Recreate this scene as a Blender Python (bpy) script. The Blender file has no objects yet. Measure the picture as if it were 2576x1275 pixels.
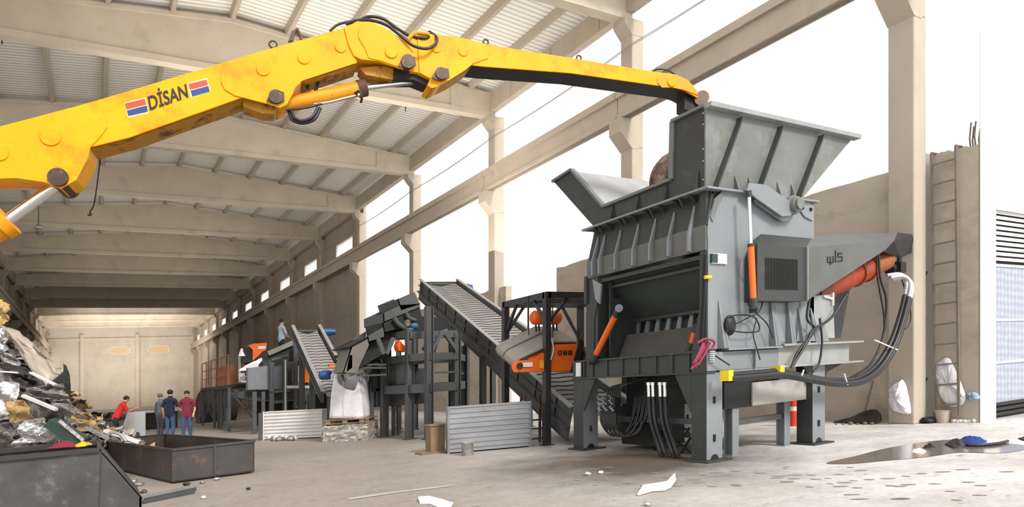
import bpy, bmesh, math, random
from mathutils import Vector, Matrix
C = bpy.context.scene.collection
R = random.Random(7)

# ---------------------------------------------------------------- image pixels to scene points
# Metric axes: +Y runs down the long hall, +X to its open side, Z up.
# All heights, ground and buildings alike, are sheared to match the image's skewed perspective.
FPX, CXP = 1717.0, 1288.0
YAW = math.atan((CXP - 240) / FPX)
SY, CY = math.sin(YAW), math.cos(YAW)
EYE = 1.6
SHEAR = 0.0605
def fall(x, y):
    return SHEAR * (x * CY - y * SY)          # 5 % shear up towards +X, 3 % down the hall

def _ray(px, py):
    v = (1008 - py - SHEAR * (px - 240)) / FPX
    u = (px - CXP) / FPX
    return SY + u * CY, CY - u * SY, v
def atx(px, py, X):                           # image pixel put on the upright plane x = X (height before shear)
    a, b, v = _ray(px, py); t = X / a
    return Vector((X, b * t, EYE + v * t))
def aty(px, py, Y):
    a, b, v = _ray(px, py); t = Y / b
    return Vector((a * t, Y, EYE + v * t))
def atg(px, py, z=0.0):
    a, b, v = _ray(px, py); t = (z - EYE) / v
    return Vector((a * t, b * t, z))
def atd(px, py, d):
    a, b, v = _ray(px, py)
    return Vector((a * d, b * d, EYE + v * d))
def atplane(px, py, P, N):                    # image pixel put on an upright plane through P with normal N
    a, b, v = _ray(px, py)
    t = (P[0] * N[0] + P[1] * N[1]) / (a * N[0] + b * N[1])
    return Vector((a * t, b * t, EYE + v * t))

# ---------------------------------------------------------------- materials
MATS = {}
def _n(nt, t, **kw):
    n = nt.nodes.new(t)
    for k, v in kw.items(): setattr(n, k, v)
    return n
def mat(name, col, rough=0.6, metal=0.0, var=0.12, scale=3.0, col2=None, amt=0.0, s2=2.0, bump=0.0, bs=40.0, edge=0.5, stretch=(1, 1, 1), emit=0.0, spec=0.4):
    if name in MATS: return MATS[name]
    m = bpy.data.materials.new(name); m.use_nodes = True
    nt = m.node_tree; b = nt.nodes['Principled BSDF']
    b.inputs['Roughness'].default_value = rough
    b.inputs['Metallic'].default_value = metal
    b.inputs['Specular IOR Level'].default_value = spec
    tc = _n(nt, 'ShaderNodeTexCoord')
    mp = _n(nt, 'ShaderNodeMapping'); mp.inputs['Scale'].default_value = stretch
    nt.links.new(tc.outputs['Object'], mp.inputs['Vector'])
    no = _n(nt, 'ShaderNodeTexNoise'); no.inputs['Scale'].default_value = scale
    no.inputs['Detail'].default_value = 5; no.inputs['Roughness'].default_value = 0.6
    nt.links.new(mp.outputs[0], no.inputs['Vector'])
    rp = _n(nt, 'ShaderNodeValToRGB')
    rp.color_ramp.elements[0].position = 0.3; rp.color_ramp.elements[1].position = 0.72
    rp.color_ramp.elements[0].color = tuple(c * (1 - var) for c in col) + (1,)
    rp.color_ramp.elements[1].color = tuple(min(1, c * (1 + var)) for c in col) + (1,)
    nt.links.new(no.outputs['Fac'], rp.inputs['Fac'])
    out = rp.outputs['Color']
    if col2:
        n2 = _n(nt, 'ShaderNodeTexNoise'); n2.inputs['Scale'].default_value = s2
        n2.inputs['Detail'].default_value = 8; n2.inputs['Roughness'].default_value = 0.7
        nt.links.new(mp.outputs[0], n2.inputs['Vector'])
        r2 = _n(nt, 'ShaderNodeValToRGB')
        r2.color_ramp.elements[0].position = edge; r2.color_ramp.elements[1].position = min(1, edge + 0.12)
        r2.color_ramp.elements[0].color = (0, 0, 0, 1); r2.color_ramp.elements[1].color = (amt, amt, amt, 1)
        nt.links.new(n2.outputs['Fac'], r2.inputs['Fac'])
        mx = _n(nt, 'ShaderNodeMixRGB')
        nt.links.new(r2.outputs['Color'], mx.inputs['Fac'])
        nt.links.new(out, mx.inputs['Color1']); mx.inputs['Color2'].default_value = tuple(col2) + (1,)
        out = mx.outputs['Color']
    nt.links.new(out, b.inputs['Base Color'])
    if bump:
        n3 = _n(nt, 'ShaderNodeTexNoise'); n3.inputs['Scale'].default_value = bs; n3.inputs['Detail'].default_value = 4
        nt.links.new(mp.outputs[0], n3.inputs['Vector'])
        bp = _n(nt, 'ShaderNodeBump'); bp.inputs['Strength'].default_value = bump; bp.inputs['Distance'].default_value = 0.05
        nt.links.new(n3.outputs['Fac'], bp.inputs['Height']); nt.links.new(bp.outputs[0], b.inputs['Normal'])
    if emit:
        nt.links.new(out, b.inputs['Emission Color']); b.inputs['Emission Strength'].default_value = emit
    MATS[name] = m
    return m

M = dict(
    concrete=mat('precast concrete', (.50, .43, .355), .9, var=.10, scale=.7, col2=(.36, .31, .26), amt=.4, s2=1.3, edge=.55, stretch=(1, 1, .5), bump=.1),
    roofconc=mat('roof beam concrete', (.66, .585, .485), .9, var=.10, scale=.6, col2=(.40, .34, .28), amt=.35, s2=.9, edge=.56, bump=.1),
    purlin=mat('purlin concrete', (.47, .41, .34), .9, var=.1, scale=.8),
    panel=mat('wall panel concrete', (.42, .365, .31), .9, var=.10, scale=.4, col2=(.30, .26, .22), amt=.45, s2=.6, edge=.52),
    endpanel=mat('end wall panels', (.72, .66, .58), .9, var=.08, scale=.3, col2=(.55, .48, .38), amt=.4, s2=.4, edge=.5),
    render=mat('rendered boundary wall', (.50, .43, .355), .95, var=.12, scale=.5, col2=(.35, .30, .25), amt=.6, s2=.8, edge=.5, stretch=(1, 1, 1.6)),
    white=mat('white painted wall', (.86, .85, .82), .8, var=.03),
    shred=mat('shredder grey paint', (.044, .049, .048), .5, 0.0, var=.10, scale=2.0, col2=(.085, .09, .086), amt=.5, s2=3, edge=.58, spec=.4),
    shredlt=mat('shredder pale and sunlit grey', (.215, .237, .255), .4, 0.0, var=.12, scale=1.2, col2=(.29, .305, .315), amt=.4, s2=2, edge=.58, spec=.6),  # lighter parts; on yard-facing sides sunlight is put into the colour
    shredbeam=mat('galvanised grey beam', (.36, .37, .36), .45, .2, var=.12, scale=2.5),
    hop=mat('hopper side grey paint', (.15, .16, .148), .42, 0.0, var=.16, scale=1.0, col2=(.27, .28, .26), amt=.5, s2=1.4, edge=.5, spec=.6),
    frame=mat('conveyor frame grey', (.085, .09, .092), .5, .1, var=.15, scale=2),
    framelt=mat('conveyor edge grey', (.30, .31, .31), .45, .2, var=.12, scale=3),
    dark=mat('black machine steel', (.022, .023, .024), .5, .2, var=.2, scale=3),
    black=mat('black rubber', (.02, .02, .022), .42, 0, var=.2, spec=.5),
    belt=mat('ribbed grey belt', (.30, .285, .27), .8, 0, var=.15, scale=2),
    beltm=mat('dusty magnet belt', (.27, .245, .22), .7, 0, var=.15, scale=1.5),
    belt_rib=mat('belt rib', (.10, .10, .10), .8),
    yellow=mat('yellow arm paint', (.90, .41, .004), .5, 0, var=.09, scale=1.0, col2=(.78, .24, .008), amt=.7, s2=1.1, edge=.50, spec=.25),
    yellow2=mat('worn yellow paint', (.85, .33, .008), .45, 0, var=.1, scale=3, col2=(.16, .07, .03), amt=.9, s2=6, edge=.60),
    yellowd=mat('patchy dull yellow underside', (.50, .24, .015), .6, 0, var=.2, scale=3, col2=(.05, .03, .02), amt=.9, s2=3, edge=.5),  # duller yellow with dark patches, mostly for down-facing arm faces
    under=mat('dark patchy underside', (.022, .018, .02), .6, 0, var=.3, scale=3, col2=(.15, .08, .02), amt=.7, s2=3, edge=.66),  # near-black with brown patches, mostly for the stick's lower faces
    rust=mat('rusty brown steel', (.11, .06, .04), .7, .2, var=.4, scale=4, col2=(.30, .24, .21), amt=.8, s2=3, edge=.52),
    pin=mat('greasy pin steel', (.09, .065, .055), .5, .6, var=.3, scale=6, col2=(.5, .2, .02), amt=.6, s2=8, edge=.58),
    chrome=mat('chromed rod', (.78, .79, .80), .16, 1.0, var=.02),
    orange=mat('orange paint', (.86, .155, .014), .42, 0, var=.07, scale=2, spec=.5),
    redor=mat('red drum paint', (.40, .062, .02), .4, 0, var=.15, scale=3, col2=(.6, .35, .25), amt=.5, s2=5, edge=.64),
    brownor=mat('brown orange drum end', (.36, .11, .03), .5, 0, var=.2, scale=4),
    yel=mat('bright yellow clamp', (.85, .68, .03), .5),
    blue=mat('blue motor paint', (.02, .075, .25), .45, 0, var=.15),
    cyan=mat('cyan motor', (.03, .13, .24), .5),
    white_sack=mat('white woven sack', (.80, .79, .83), .7, var=.06, scale=6, bump=.35, bs=9),
    sheet=mat('grey sheet metal', (.52, .54, .56), .4, .3, var=.05),
    corr=mat('galvanised corrugated sheet', (.40, .41, .43), .38, .55, var=.18, scale=1.5, col2=(.22, .20, .19), amt=.6, s2=2, edge=.56, stretch=(.5, .5, 2)),
    corrw=mat('pale corrugated sheet', (.72, .70, .68), .45, .1, var=.08, scale=1.5),
    skip=mat('worn skip steel', (.055, .045, .038), .55, .3, var=.25, scale=2, col2=(.20, .085, .04), amt=.75, s2=1.8, edge=.54, spec=.5),
    skiplt=mat('skip front steel', (.075, .072, .07), .5, .3, var=.2, scale=2, col2=(.27, .12, .06), amt=.8, s2=1.7, edge=.55),
    bucket=mat('scratched bucket steel', (.085, .087, .086), .5, .35, var=.28, scale=2.5, col2=(.24, .23, .225), amt=.5, s2=5, edge=.56, stretch=(1, 1, 1)),
    foil=mat('crumpled silver foil', (.72, .73, .75), .28, .85, var=.2, scale=5, bump=.6, bs=7),
    foild=mat('dull scrap sheet', (.30, .28, .26), .45, .5, var=.3, scale=4, bump=.5, bs=8),
    foilk=mat('charred scrap', (.035, .032, .03), .5, .3, var=.4, scale=5, bump=.5, bs=9),
    foily=mat('straw coloured scrap', (.55, .38, .17), .6, .1, var=.25, scale=5, bump=.5, bs=8),
    foilt=mat('taupe scrap sheet', (.44, .37, .31), .55, .2, var=.15, scale=2, bump=.25, bs=5),
    green=mat('dark green scrap', (.03, .07, .05), .5, .1),
    card=mat('brown cardboard', (.27, .12, .065), .8, var=.15),
    wood=mat('pallet wood', (.30, .20, .12), .8, var=.2, stretch=(1, 1, 6)),
    drumw=mat('brown spool board', (.23, .16, .10), .7, var=.2),
    maroon=mat('maroon cloth', (.22, .018, .035), .9, bump=.4, bs=12),
    amber=mat('amber cloth', (.80, .42, .02), .9, bump=.4, bs=12),
    navy=mat('navy shirt cloth', (.012, .017, .045), .9),
    jeans=mat('blue jeans', (.045, .085, .17), .9),
    greycloth=mat('grey work clothes', (.10, .115, .14), .9),
    redcloth=mat('red shirt cloth', (.52, .02, .02), .9),
    maroonshirt=mat('maroon shirt cloth', (.17, .022, .04), .9),
    blackcloth=mat('black trousers', (.012, .012, .013), .9),
    paleshirt=mat('pale blue shirt', (.33, .38, .46), .9),
    skin=mat('skin', (.50, .27, .19), .6, var=.04),
    hair=mat('dark hair', (.015, .011, .01), .7),
    shoe=mat('dark shoe', (.02, .02, .022), .6),
    pink=mat('pink rope', (.30, .045, .09), .8),
    label=mat('pale label', (.75, .75, .72), .6),
    flagred=mat('decal red', (.70, .075, .03), .45, var=.03),
    flagblue=mat('decal blue', (.03, .06, .23), .45, var=.03),
    flagwhite=mat('decal white', (.82, .72, .50), .45, var=.03),
    ink=mat('decal black', (.025, .018, .02), .5),
    steelrod=mat('ladder steel', (.23, .195, .17), .6, .3, var=.2),
    shutter=mat('roller shutter silver blue', (.56, .60, .68), .4, .2, var=.05),
    louvre=mat('louvre silver', (.62, .61, .59), .45, .2, var=.05),
    conered=mat('barrier orange red', (.72, .06, .02), .6),
    conewhite=mat('barrier white band', (.85, .83, .78), .6),
    bluecloth=mat('blue crumpled cloth', (.015, .05, .27), .8, bump=.5, bs=14),
    paper=mat('white paper strip', (.88, .88, .88), .8, var=.02),
    lamp=mat('pendant lamp glass', (.62, .64, .62), .3),
    railing=mat('rust brown railing paint', (.28, .10, .07), .6),
    mud=mat('brown wet sludge', (.10, .075, .055), .25),
)

def wet_material():
    m = bpy.data.materials.new('wet puddle'); m.use_nodes = True
    b = m.node_tree.nodes['Principled BSDF']
    b.inputs['Base Color'].default_value = (.17, .145, .125, 1)
    b.inputs['Roughness'].default_value = .12
    return m
M['puddle'] = wet_material()

def ground_material():
    m = bpy.data.materials.new('concrete yard'); m.use_nodes = True
    nt = m.node_tree; b = nt.nodes['Principled BSDF']
    tc = _n(nt, 'ShaderNodeTexCoord')
    L = nt.links.new
    def noise(s, d=6, r=.6, st=(1, 1, 1)):
        mp = _n(nt, 'ShaderNodeMapping'); mp.inputs['Scale'].default_value = st
        L(tc.outputs['Object'], mp.inputs['Vector'])
        n = _n(nt, 'ShaderNodeTexNoise'); n.inputs['Scale'].default_value = s; n.inputs['Detail'].default_value = d; n.inputs['Roughness'].default_value = r
        L(mp.outputs[0], n.inputs['Vector']); return n.outputs['Fac']
    def ramp(src, a, bb, ca, cb):
        r = _n(nt, 'ShaderNodeValToRGB'); r.color_ramp.elements[0].position = a; r.color_ramp.elements[1].position = bb
        r.color_ramp.elements[0].color = ca + (1,); r.color_ramp.elements[1].color = cb + (1,)
        L(src, r.inputs['Fac']); return r.outputs['Color']
    def mix(f, a, bb, mode='MIX'):
        x = _n(nt, 'ShaderNodeMixRGB'); x.blend_type = mode
        if isinstance(f, float): x.inputs['Fac'].default_value = f
        else: L(f, x.inputs['Fac'])
        for i, v in ((1, a), (2, bb)):
            if isinstance(v, tuple): x.inputs[i].default_value = v + (1,)
            else: L(v, x.inputs[i])
        return x.outputs['Color']
    b.inputs['Specular IOR Level'].default_value = .12
    # darker tan hall side, paler open side: roof shade put into the colour
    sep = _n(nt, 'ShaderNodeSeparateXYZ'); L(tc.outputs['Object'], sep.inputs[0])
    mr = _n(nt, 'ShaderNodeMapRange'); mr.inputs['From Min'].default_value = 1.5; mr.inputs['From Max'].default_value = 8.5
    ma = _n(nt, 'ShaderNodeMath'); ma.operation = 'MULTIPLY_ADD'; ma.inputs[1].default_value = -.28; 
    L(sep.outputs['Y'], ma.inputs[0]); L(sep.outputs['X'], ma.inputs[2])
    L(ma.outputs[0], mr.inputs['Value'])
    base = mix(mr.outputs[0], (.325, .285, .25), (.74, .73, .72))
    base = mix(ramp(noise(.8), .35, .7, (.0, .0, .0), (.55, .55, .55)), base, (.36, .32, .285))
    fine = ramp(noise(9, 8, .7), .3, .75, (.80, .80, .80), (1.08, 1.08, 1.08))
    base = mix(1.0, base, fine, 'MULTIPLY')
    # dark scuffs
    sc = ramp(noise(3.4, 12, .72, (.7, 2.4, 1)), .58, .66, (0, 0, 0), (.62, .62, .62))
    base = mix(sc, base, (.13, .115, .10))
    # oily brown stain under the shredder
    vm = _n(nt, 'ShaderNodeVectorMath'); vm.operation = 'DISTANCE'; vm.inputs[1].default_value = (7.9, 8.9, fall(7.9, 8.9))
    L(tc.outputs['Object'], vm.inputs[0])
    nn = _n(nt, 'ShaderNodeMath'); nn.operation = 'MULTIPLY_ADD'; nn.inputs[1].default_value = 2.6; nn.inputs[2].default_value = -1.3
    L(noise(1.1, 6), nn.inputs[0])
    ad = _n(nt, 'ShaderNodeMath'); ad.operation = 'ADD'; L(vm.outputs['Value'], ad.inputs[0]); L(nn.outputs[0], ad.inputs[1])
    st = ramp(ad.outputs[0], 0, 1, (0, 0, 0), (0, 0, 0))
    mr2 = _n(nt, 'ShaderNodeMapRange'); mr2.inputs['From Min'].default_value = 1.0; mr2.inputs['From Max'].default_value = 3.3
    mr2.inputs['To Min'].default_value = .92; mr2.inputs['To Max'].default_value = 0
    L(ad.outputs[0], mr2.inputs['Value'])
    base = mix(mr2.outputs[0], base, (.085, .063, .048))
    L(base, b.inputs['Base Color'])
    rr = ramp(noise(1.2), .4, .65, (.45, .45, .45), (.85, .85, .85)); L(rr, b.inputs['Roughness'])
    bp = _n(nt, 'ShaderNodeBump'); bp.inputs['Strength'].default_value = .25; bp.inputs['Distance'].default_value = .04
    L(noise(5, 8), bp.inputs['Height']); L(bp.outputs[0], b.inputs['Normal'])
    return m
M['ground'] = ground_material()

def roof_material():
    m = bpy.data.materials.new('white profiled roof sheet'); m.use_nodes = True
    nt = m.node_tree; b = nt.nodes['Principled BSDF']; L = nt.links.new
    tc = _n(nt, 'ShaderNodeTexCoord'); w = _n(nt, 'ShaderNodeTexWave'); w.bands_direction = 'Y'
    w.inputs['Scale'].default_value = 1.25; w.inputs['Distortion'].default_value = 0
    L(tc.outputs['Object'], w.inputs['Vector'])
    r = _n(nt, 'ShaderNodeValToRGB'); r.color_ramp.elements[0].position = .1; r.color_ramp.elements[1].position = .5
    r.color_ramp.elements[0].color = (.60, .58, .55, 1); r.color_ramp.elements[1].color = (.90, .885, .86, 1)
    L(w.outputs['Fac'], r.inputs['Fac']); L(r.outputs[0], b.inputs['Base Color']); b.inputs['Roughness'].default_value = .5
    bp = _n(nt, 'ShaderNodeBump'); bp.inputs['Strength'].default_value = .5; bp.inputs['Distance'].default_value = .05
    L(w.outputs['Fac'], bp.inputs['Height']); L(bp.outputs[0], b.inputs['Normal'])
    return m
M['roof'] = roof_material()

# ---------------------------------------------------------------- mesh builder
def perp(d):
    d = d.normalized(); a = Vector((0, 0, 1))
    if abs(d.z) > .9: a = Vector((1, 0, 0))
    s = d.cross(a).normalized(); return s, s.cross(d).normalized()
class MB:
    def __init__(s): s.v = []; s.f = []; s.sm = []
    def add(s, vs, fs, smooth=False):
        o = len(s.v); s.v += [Vector(p) for p in vs]
        for f in fs: s.f.append([i + o for i in f]); s.sm.append(smooth)
        return s
    def box(s, a, b):
        x0, y0, z0 = a; x1, y1, z1 = b
        return s.hexa([(x0, y0, z0), (x1, y0, z0), (x1, y1, z0), (x0, y1, z0)], [(x0, y0, z1), (x1, y0, z1), (x1, y1, z1), (x0, y1, z1)])
    def hexa(s, lo, hi):
        return s.add(list(lo) + list(hi), [(3, 2, 1, 0), (4, 5, 6, 7), (0, 1, 5, 4), (1, 2, 6, 5), (2, 3, 7, 6), (3, 0, 4, 7)])
    def slab(s, pts, vec):                    # planar outline swept along a vector
        n = len(pts); pts = [Vector(p) for p in pts]; vec = Vector(vec)
        fs = [list(range(n))[::-1], list(range(n, 2 * n))]
        for i in range(n):
            j = (i + 1) % n; fs.append((i, j, j + n, i + n))
        return s.add(pts + [p + vec for p in pts], fs)
    def bar(s, p0, p1, w, h, up=None):        # rectangular bar between two points
        p0, p1 = Vector(p0), Vector(p1); d = (p1 - p0).normalized()
        if up is None: sd, u = perp(d)
        else: sd = d.cross(Vector(up)).normalized(); u = sd.cross(d).normalized()
        sd = sd * (w / 2); u = u * (h / 2)
        q = lambda p: [p - sd - u, p + sd - u, p + sd + u, p - sd + u]
        return s.add(q(p0) + q(p1), [(0, 1, 2, 3), (7, 6, 5, 4), (0, 4, 5, 1), (1, 5, 6, 2), (2, 6, 7, 3), (3, 7, 4, 0)])
    def ibeam(s, p0, p1, w, h, t=.02, up=(0, 0, 1)):
        p0, p1 = Vector(p0), Vector(p1); d = (p1 - p0).normalized(); sd = d.cross(Vector(up)).normalized(); u = sd.cross(d).normalized()
        for k in (-1, 1): s.bar(p0 + u * k * (h - t) / 2, p1 + u * k * (h - t) / 2, w, t, up)
        return s.bar(p0, p1, t, h - 2 * t, up)
    def tube(s, pts, r, n=8, closed=False):
        pts = [Vector(p) for p in pts]; m = len(pts)
        rs = r if isinstance(r, (list, tuple)) else [r] * m
        vs = []; last = None
        for i, p in enumerate(pts):
            d = (pts[min(i + 1, m - 1)] - pts[max(i - 1, 0)])
            d = d.normalized() if d.length > 1e-9 else Vector((0, 0, 1))
            if last is None: a, b = perp(d)
            else:
                a = (last - d * last.dot(d)).normalized(); b = a.cross(d)
            last = a
            for k in range(n):
                t = 2 * math.pi * k / n; vs.append(p + (a * math.cos(t) + b * math.sin(t)) * rs[i])
        fs = [(i * n + k, i * n + (k + 1) % n, (i + 1) * n + (k + 1) % n, (i + 1) * n + k) for i in range(m - 1) for k in range(n)]
        o = len(s.v); s.add(vs, fs, True)
        s.add(vs[:n], [tuple(range(n))]); s.add(vs[-n:], [tuple(range(n))[::-1]])
        return s
    def cyl(s, p0, p1, r0, r1=None, n=20):
        return s.tube([p0, p1], [r0, r0 if r1 is None else r1], n)
    def ell(s, c, r, nu=14, nv=8, rnd=0.0, rg=None):
        c = Vector(c); vs = []; fs = []
        for i in range(nv + 1):
            ph = math.pi * i / nv
            for j in range(nu):
                t = 2 * math.pi * j / nu; k = 1 + (rg.uniform(-rnd, rnd) if rg and 0 < i < nv else 0)
                vs.append(c + Vector((r[0] * math.sin(ph) * math.cos(t), r[1] * math.sin(ph) * math.sin(t), r[2] * math.cos(ph))) * k)
        for i in range(nv):
            for j in range(nu): fs.append((i * nu + j, (i + 1) * nu + j, (i + 1) * nu + (j + 1) % nu, i * nu + (j + 1) % nu))
        return s.add(vs, fs, True)
    def build(s, name, m, parent=None, upright=None, bevel=0.0, merge=False):
        me = bpy.data.meshes.new(name)
        org = Vector(parent['_w']) if parent is not None else Vector((0, 0, 0))
        if parent is None and s.v:
            c = sum(s.v, Vector()) / len(s.v); zmin = min(p.z for p in s.v)
            org = Vector((c.x, c.y, zmin)); org.z += fall(c.x, c.y)
        if upright is None and parent is not None and '_up' in parent: upright = tuple(parent['_up'])
        vs = []
        for p in s.v:
            z = p.z + (fall(*upright) if upright else fall(p.x, p.y))
            vs.append((p.x - org.x, p.y - org.y, z - org.z))
        me.from_pydata(vs, [], s.f); me.polygons.foreach_set('use_smooth', s.sm)
        bm = bmesh.new(); bm.from_mesh(me)
        if merge: bmesh.ops.remove_doubles(bm, verts=bm.verts, dist=1e-4)
        bmesh.ops.recalc_face_normals(bm, faces=bm.faces)
        bm.to_mesh(me); bm.free(); me.update()
        me.materials.append(M[m] if isinstance(m, str) else m)
        o = bpy.data.objects.new(name, me); C.objects.link(o)
        if parent is not None:
            o.parent = parent; o['_w'] = tuple(parent['_w'])
            if '_up' in parent: o['_up'] = tuple(parent['_up'])
        else:
            o.location = org; o['_w'] = tuple(org)
        if bevel:
            bv = o.modifiers.new('soft edges', 'BEVEL'); bv.width = bevel; bv.segments = 2; bv.limit_method = 'ANGLE'
        return o

def tag(o, label, cat, group=None, kind=None):
    if label: o['label'] = label
    if cat: o['category'] = cat
    if group: o['group'] = group
    if kind: o['kind'] = kind
    return o
def struct(o): o['kind'] = 'structure'; return o
def thing(name, label, cat, loc, group=None, up=False):
    o = bpy.data.objects.new(name, None); C.objects.link(o); o.empty_display_size = .2
    w = Vector((loc[0], loc[1], loc[2] + fall(loc[0], loc[1]))); o.location = w; o['_w'] = tuple(w)
    if up: o['_up'] = (loc[0], loc[1])
    return tag(o, label, cat, group)
def copy_tree(o, parent=None):
    c = o.copy(); C.objects.link(c)
    if parent is not None: c.parent = parent
    for ch in list(o.children): copy_tree(ch, c)
    return c
def arcpts(pts, n=8):                         # smooth curve through points
    P = [Vector(p) for p in pts]; P = [P[0] * 2 - P[1]] + P + [P[-1] * 2 - P[-2]]; out = []
    for i in range(1, len(P) - 2):
        for k in range(n):
            t = k / n; a, b, c, d = P[i - 1:i + 3]
            out.append(.5 * ((2 * b) + (c - a) * t + (2 * a - 5 * b + 4 * c - d) * t * t + (3 * b - a - 3 * c + d) * t ** 3))
    out.append(P[-2]); return out
# ================================================================ HALL
g = MB()
nx, ny = 40, 60
xs = [-40 + 120 * i / nx for i in range(nx + 1)]; ys = [-15 + 175 * j / ny for j in range(ny + 1)]
g.add([(x, y, 0) for y in ys for x in xs], [(j * (nx + 1) + i, j * (nx + 1) + i + 1, (j + 1) * (nx + 1) + i + 1, (j + 1) * (nx + 1) + i) for j in range(ny) for i in range(nx)])
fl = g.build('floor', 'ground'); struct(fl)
# keep the floor's texture space on the site axes
for v in fl.data.vertices: v.co += fl.location
fl.location = (0, 0, 0)

CX0, XR, XL = 4.3, 15.3, -6.7
ZR, ZE, ZB = 15.25, 14.25, 13.45
cols = [8.47 + 9.2 * k for k in range(15)]
def rooftop(x): return ZR - abs(x - CX0) * (ZR - ZE) / (XR - CX0)
YF, YE = 15.9, 137.5
# roof sheets, one skin with two pitches
g = MB()
for sx in (XL - .6, XR + .35):
    x0, x1 = (sx, CX0) if sx < CX0 else (CX0, sx)
    g.hexa([(x0, YF, rooftop(x0) + .28), (x1, YF, rooftop(x1) + .28), (x1, YE, rooftop(x1) + .28), (x0, YE, rooftop(x0) + .28)],
           [(x0, YF, rooftop(x0) + .34), (x1, YF, rooftop(x1) + .34), (x1, YE, rooftop(x1) + .34), (x0, YE, rooftop(x0) + .34)])
rf = g.build('ceiling', 'roof'); struct(rf)
# roof beams
ORD = ['nearest', 'second', 'third', 'fourth', 'fifth', 'sixth', 'seventh', 'eighth', 'ninth', 'tenth', 'eleventh', 'twelfth', 'thirteenth', 'fourteenth', 'fifteenth']
for k in range(1, 14):
    y = cols[k]; g = MB()
    pf = [(XL, y, ZB), (XR + .1, y, ZB), (XR + .1, y, rooftop(XR)), (CX0, y, ZR), (XL, y, rooftop(XL))]
    g.slab([Vector(p) - Vector((0, .12, 0)) for p in pf], (0, .24, 0))
    g.box((XL, y - .21, ZB - .16), (XR + .1, y + .21, ZB + .06))
    for s in (-1, 1):                          # flanged top
        xa = XL if s < 0 else XR + .1
        g.bar((xa, y, rooftop(xa) - .02), (CX0, y, ZR - .02), .42, .14, (0, 0, 1))
    for x in (XL + 1.9, XR - 2.1):             # thick end block
        a, b = (XL, x) if x < CX0 else (x, XR + .1)
        g.slab([(a, y - .2, ZB), (b, y - .2, ZB), (b, y - .2, rooftop(b) - .05), (a, y - .2, rooftop(a) - .05)], (0, .4, 0))
    extra = {1: ', its right end at the top edge of the photo', 2: ', crossing behind the yellow arm', 3: ', passing below the arm cylinder'}.get(k, '')
    tag(g.build('roof_beam', 'roofconc'), 'precast concrete roof beam, %s from the camera%s' % (ORD[k - 1], extra), 'roof beam', 'concrete roof beams down the hall')
# purlins
for k in range(-5, 6):
    x = CX0 + 1.97 * k; z = rooftop(x); g = MB()
    g.hexa([(x - .07, YF + .1, z), (x + .07, YF + .1, z), (x + .07, YE - .5, z), (x - .07, YE - .5, z)],
           [(x - .12, YF + .1, z + .27), (x + .12, YF + .1, z + .27), (x + .12, YE - .5, z + .27), (x - .12, YE - .5, z + .27)])
    nm = 'ridge' if k == 0 else ('%s from the ridge on the %s pitch' % (ORD[abs(k) - 1].replace('nearest', 'first'), 'right' if k > 0 else 'left'))
    tag(g.build('roof_purlin', 'purlin'), 'long concrete purlin under the roof sheets, %s' % nm, 'purlin', 'roof purlins')
# eave gutter beams
for side, x in (('right', XR), ('left', XL)):
    g = MB(); g.box((x - .18, YF, ZB + .05), (x + .12, YE, ZE + .1))
    for yy in [YF + 3 * i for i in range(1, 40)]: g.box((x - .2, yy - .02, ZB + .1), (x - .17, yy + .02, ZE))
    tag(g.build('eave_beam', 'concrete'), 'concrete eave beam running the %s side of the roof' % side, 'eave beam')
# columns
def column(y, inward, x, label, short=False):
    t = thing('concrete_column', label, 'column', (x, y, 0), 'precast hall columns')
    g = MB(); s = inward
    g.box((x, y - .3, 0), (x + .5 * -s, y + .28, 9.0))
    g.box((x, y - .3, 9.0), (x - .5 * s, y + .28, 12.95))
    g.build('shaft', 'concrete', t, bevel=.03)
    g = MB()
    g.slab([(x - .3 * s, y - .31, 8.95), (x + .002 * s, y - .31, 8.95), (x + .5 * s, y - .31, 9.45), (x + .5 * s, y - .31, 9.93), (x - .3 * s, y - .31, 9.93)], (0, .60, 0))
    g.build('crane_corbel', 'concrete', t)
    g = MB()
    g.slab([(x - .5 * s, y - .31, 12.75), (x + .002 * s, y - .31, 12.75), (x + .32 * s, y - .31, 13.1), (x + .32 * s, y - .31, 13.29), (x - .5 * s, y - .31, 13.29)], (0, .60, 0))
    g.build('roof_corbel', 'concrete', t)
    return t
desc = {0: 'tall concrete column nearest the camera, right of the shredder, with a white bag at its foot', 1: 'slim concrete column rising behind the grey hopper and the tip of the yellow arm',
        2: 'concrete column behind the black magnet frame', 3: 'concrete column behind the top of the large conveyor', 4: 'concrete column at the near end of the panelled hall wall'}
for k in range(0, 15):
    column(cols[k], -1, XR, desc.get(k, 'concrete wall column, %s behind the start of the panelled right wall' % ORD[k - 5].replace('nearest', 'first') if k > 4 else ''))
for k in range(6, 15):
    column(cols[k], 1, XL, 'concrete column on the left side of the hall, %s from the scrap heap' % ORD[k - 6].replace('nearest', 'first'))
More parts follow.
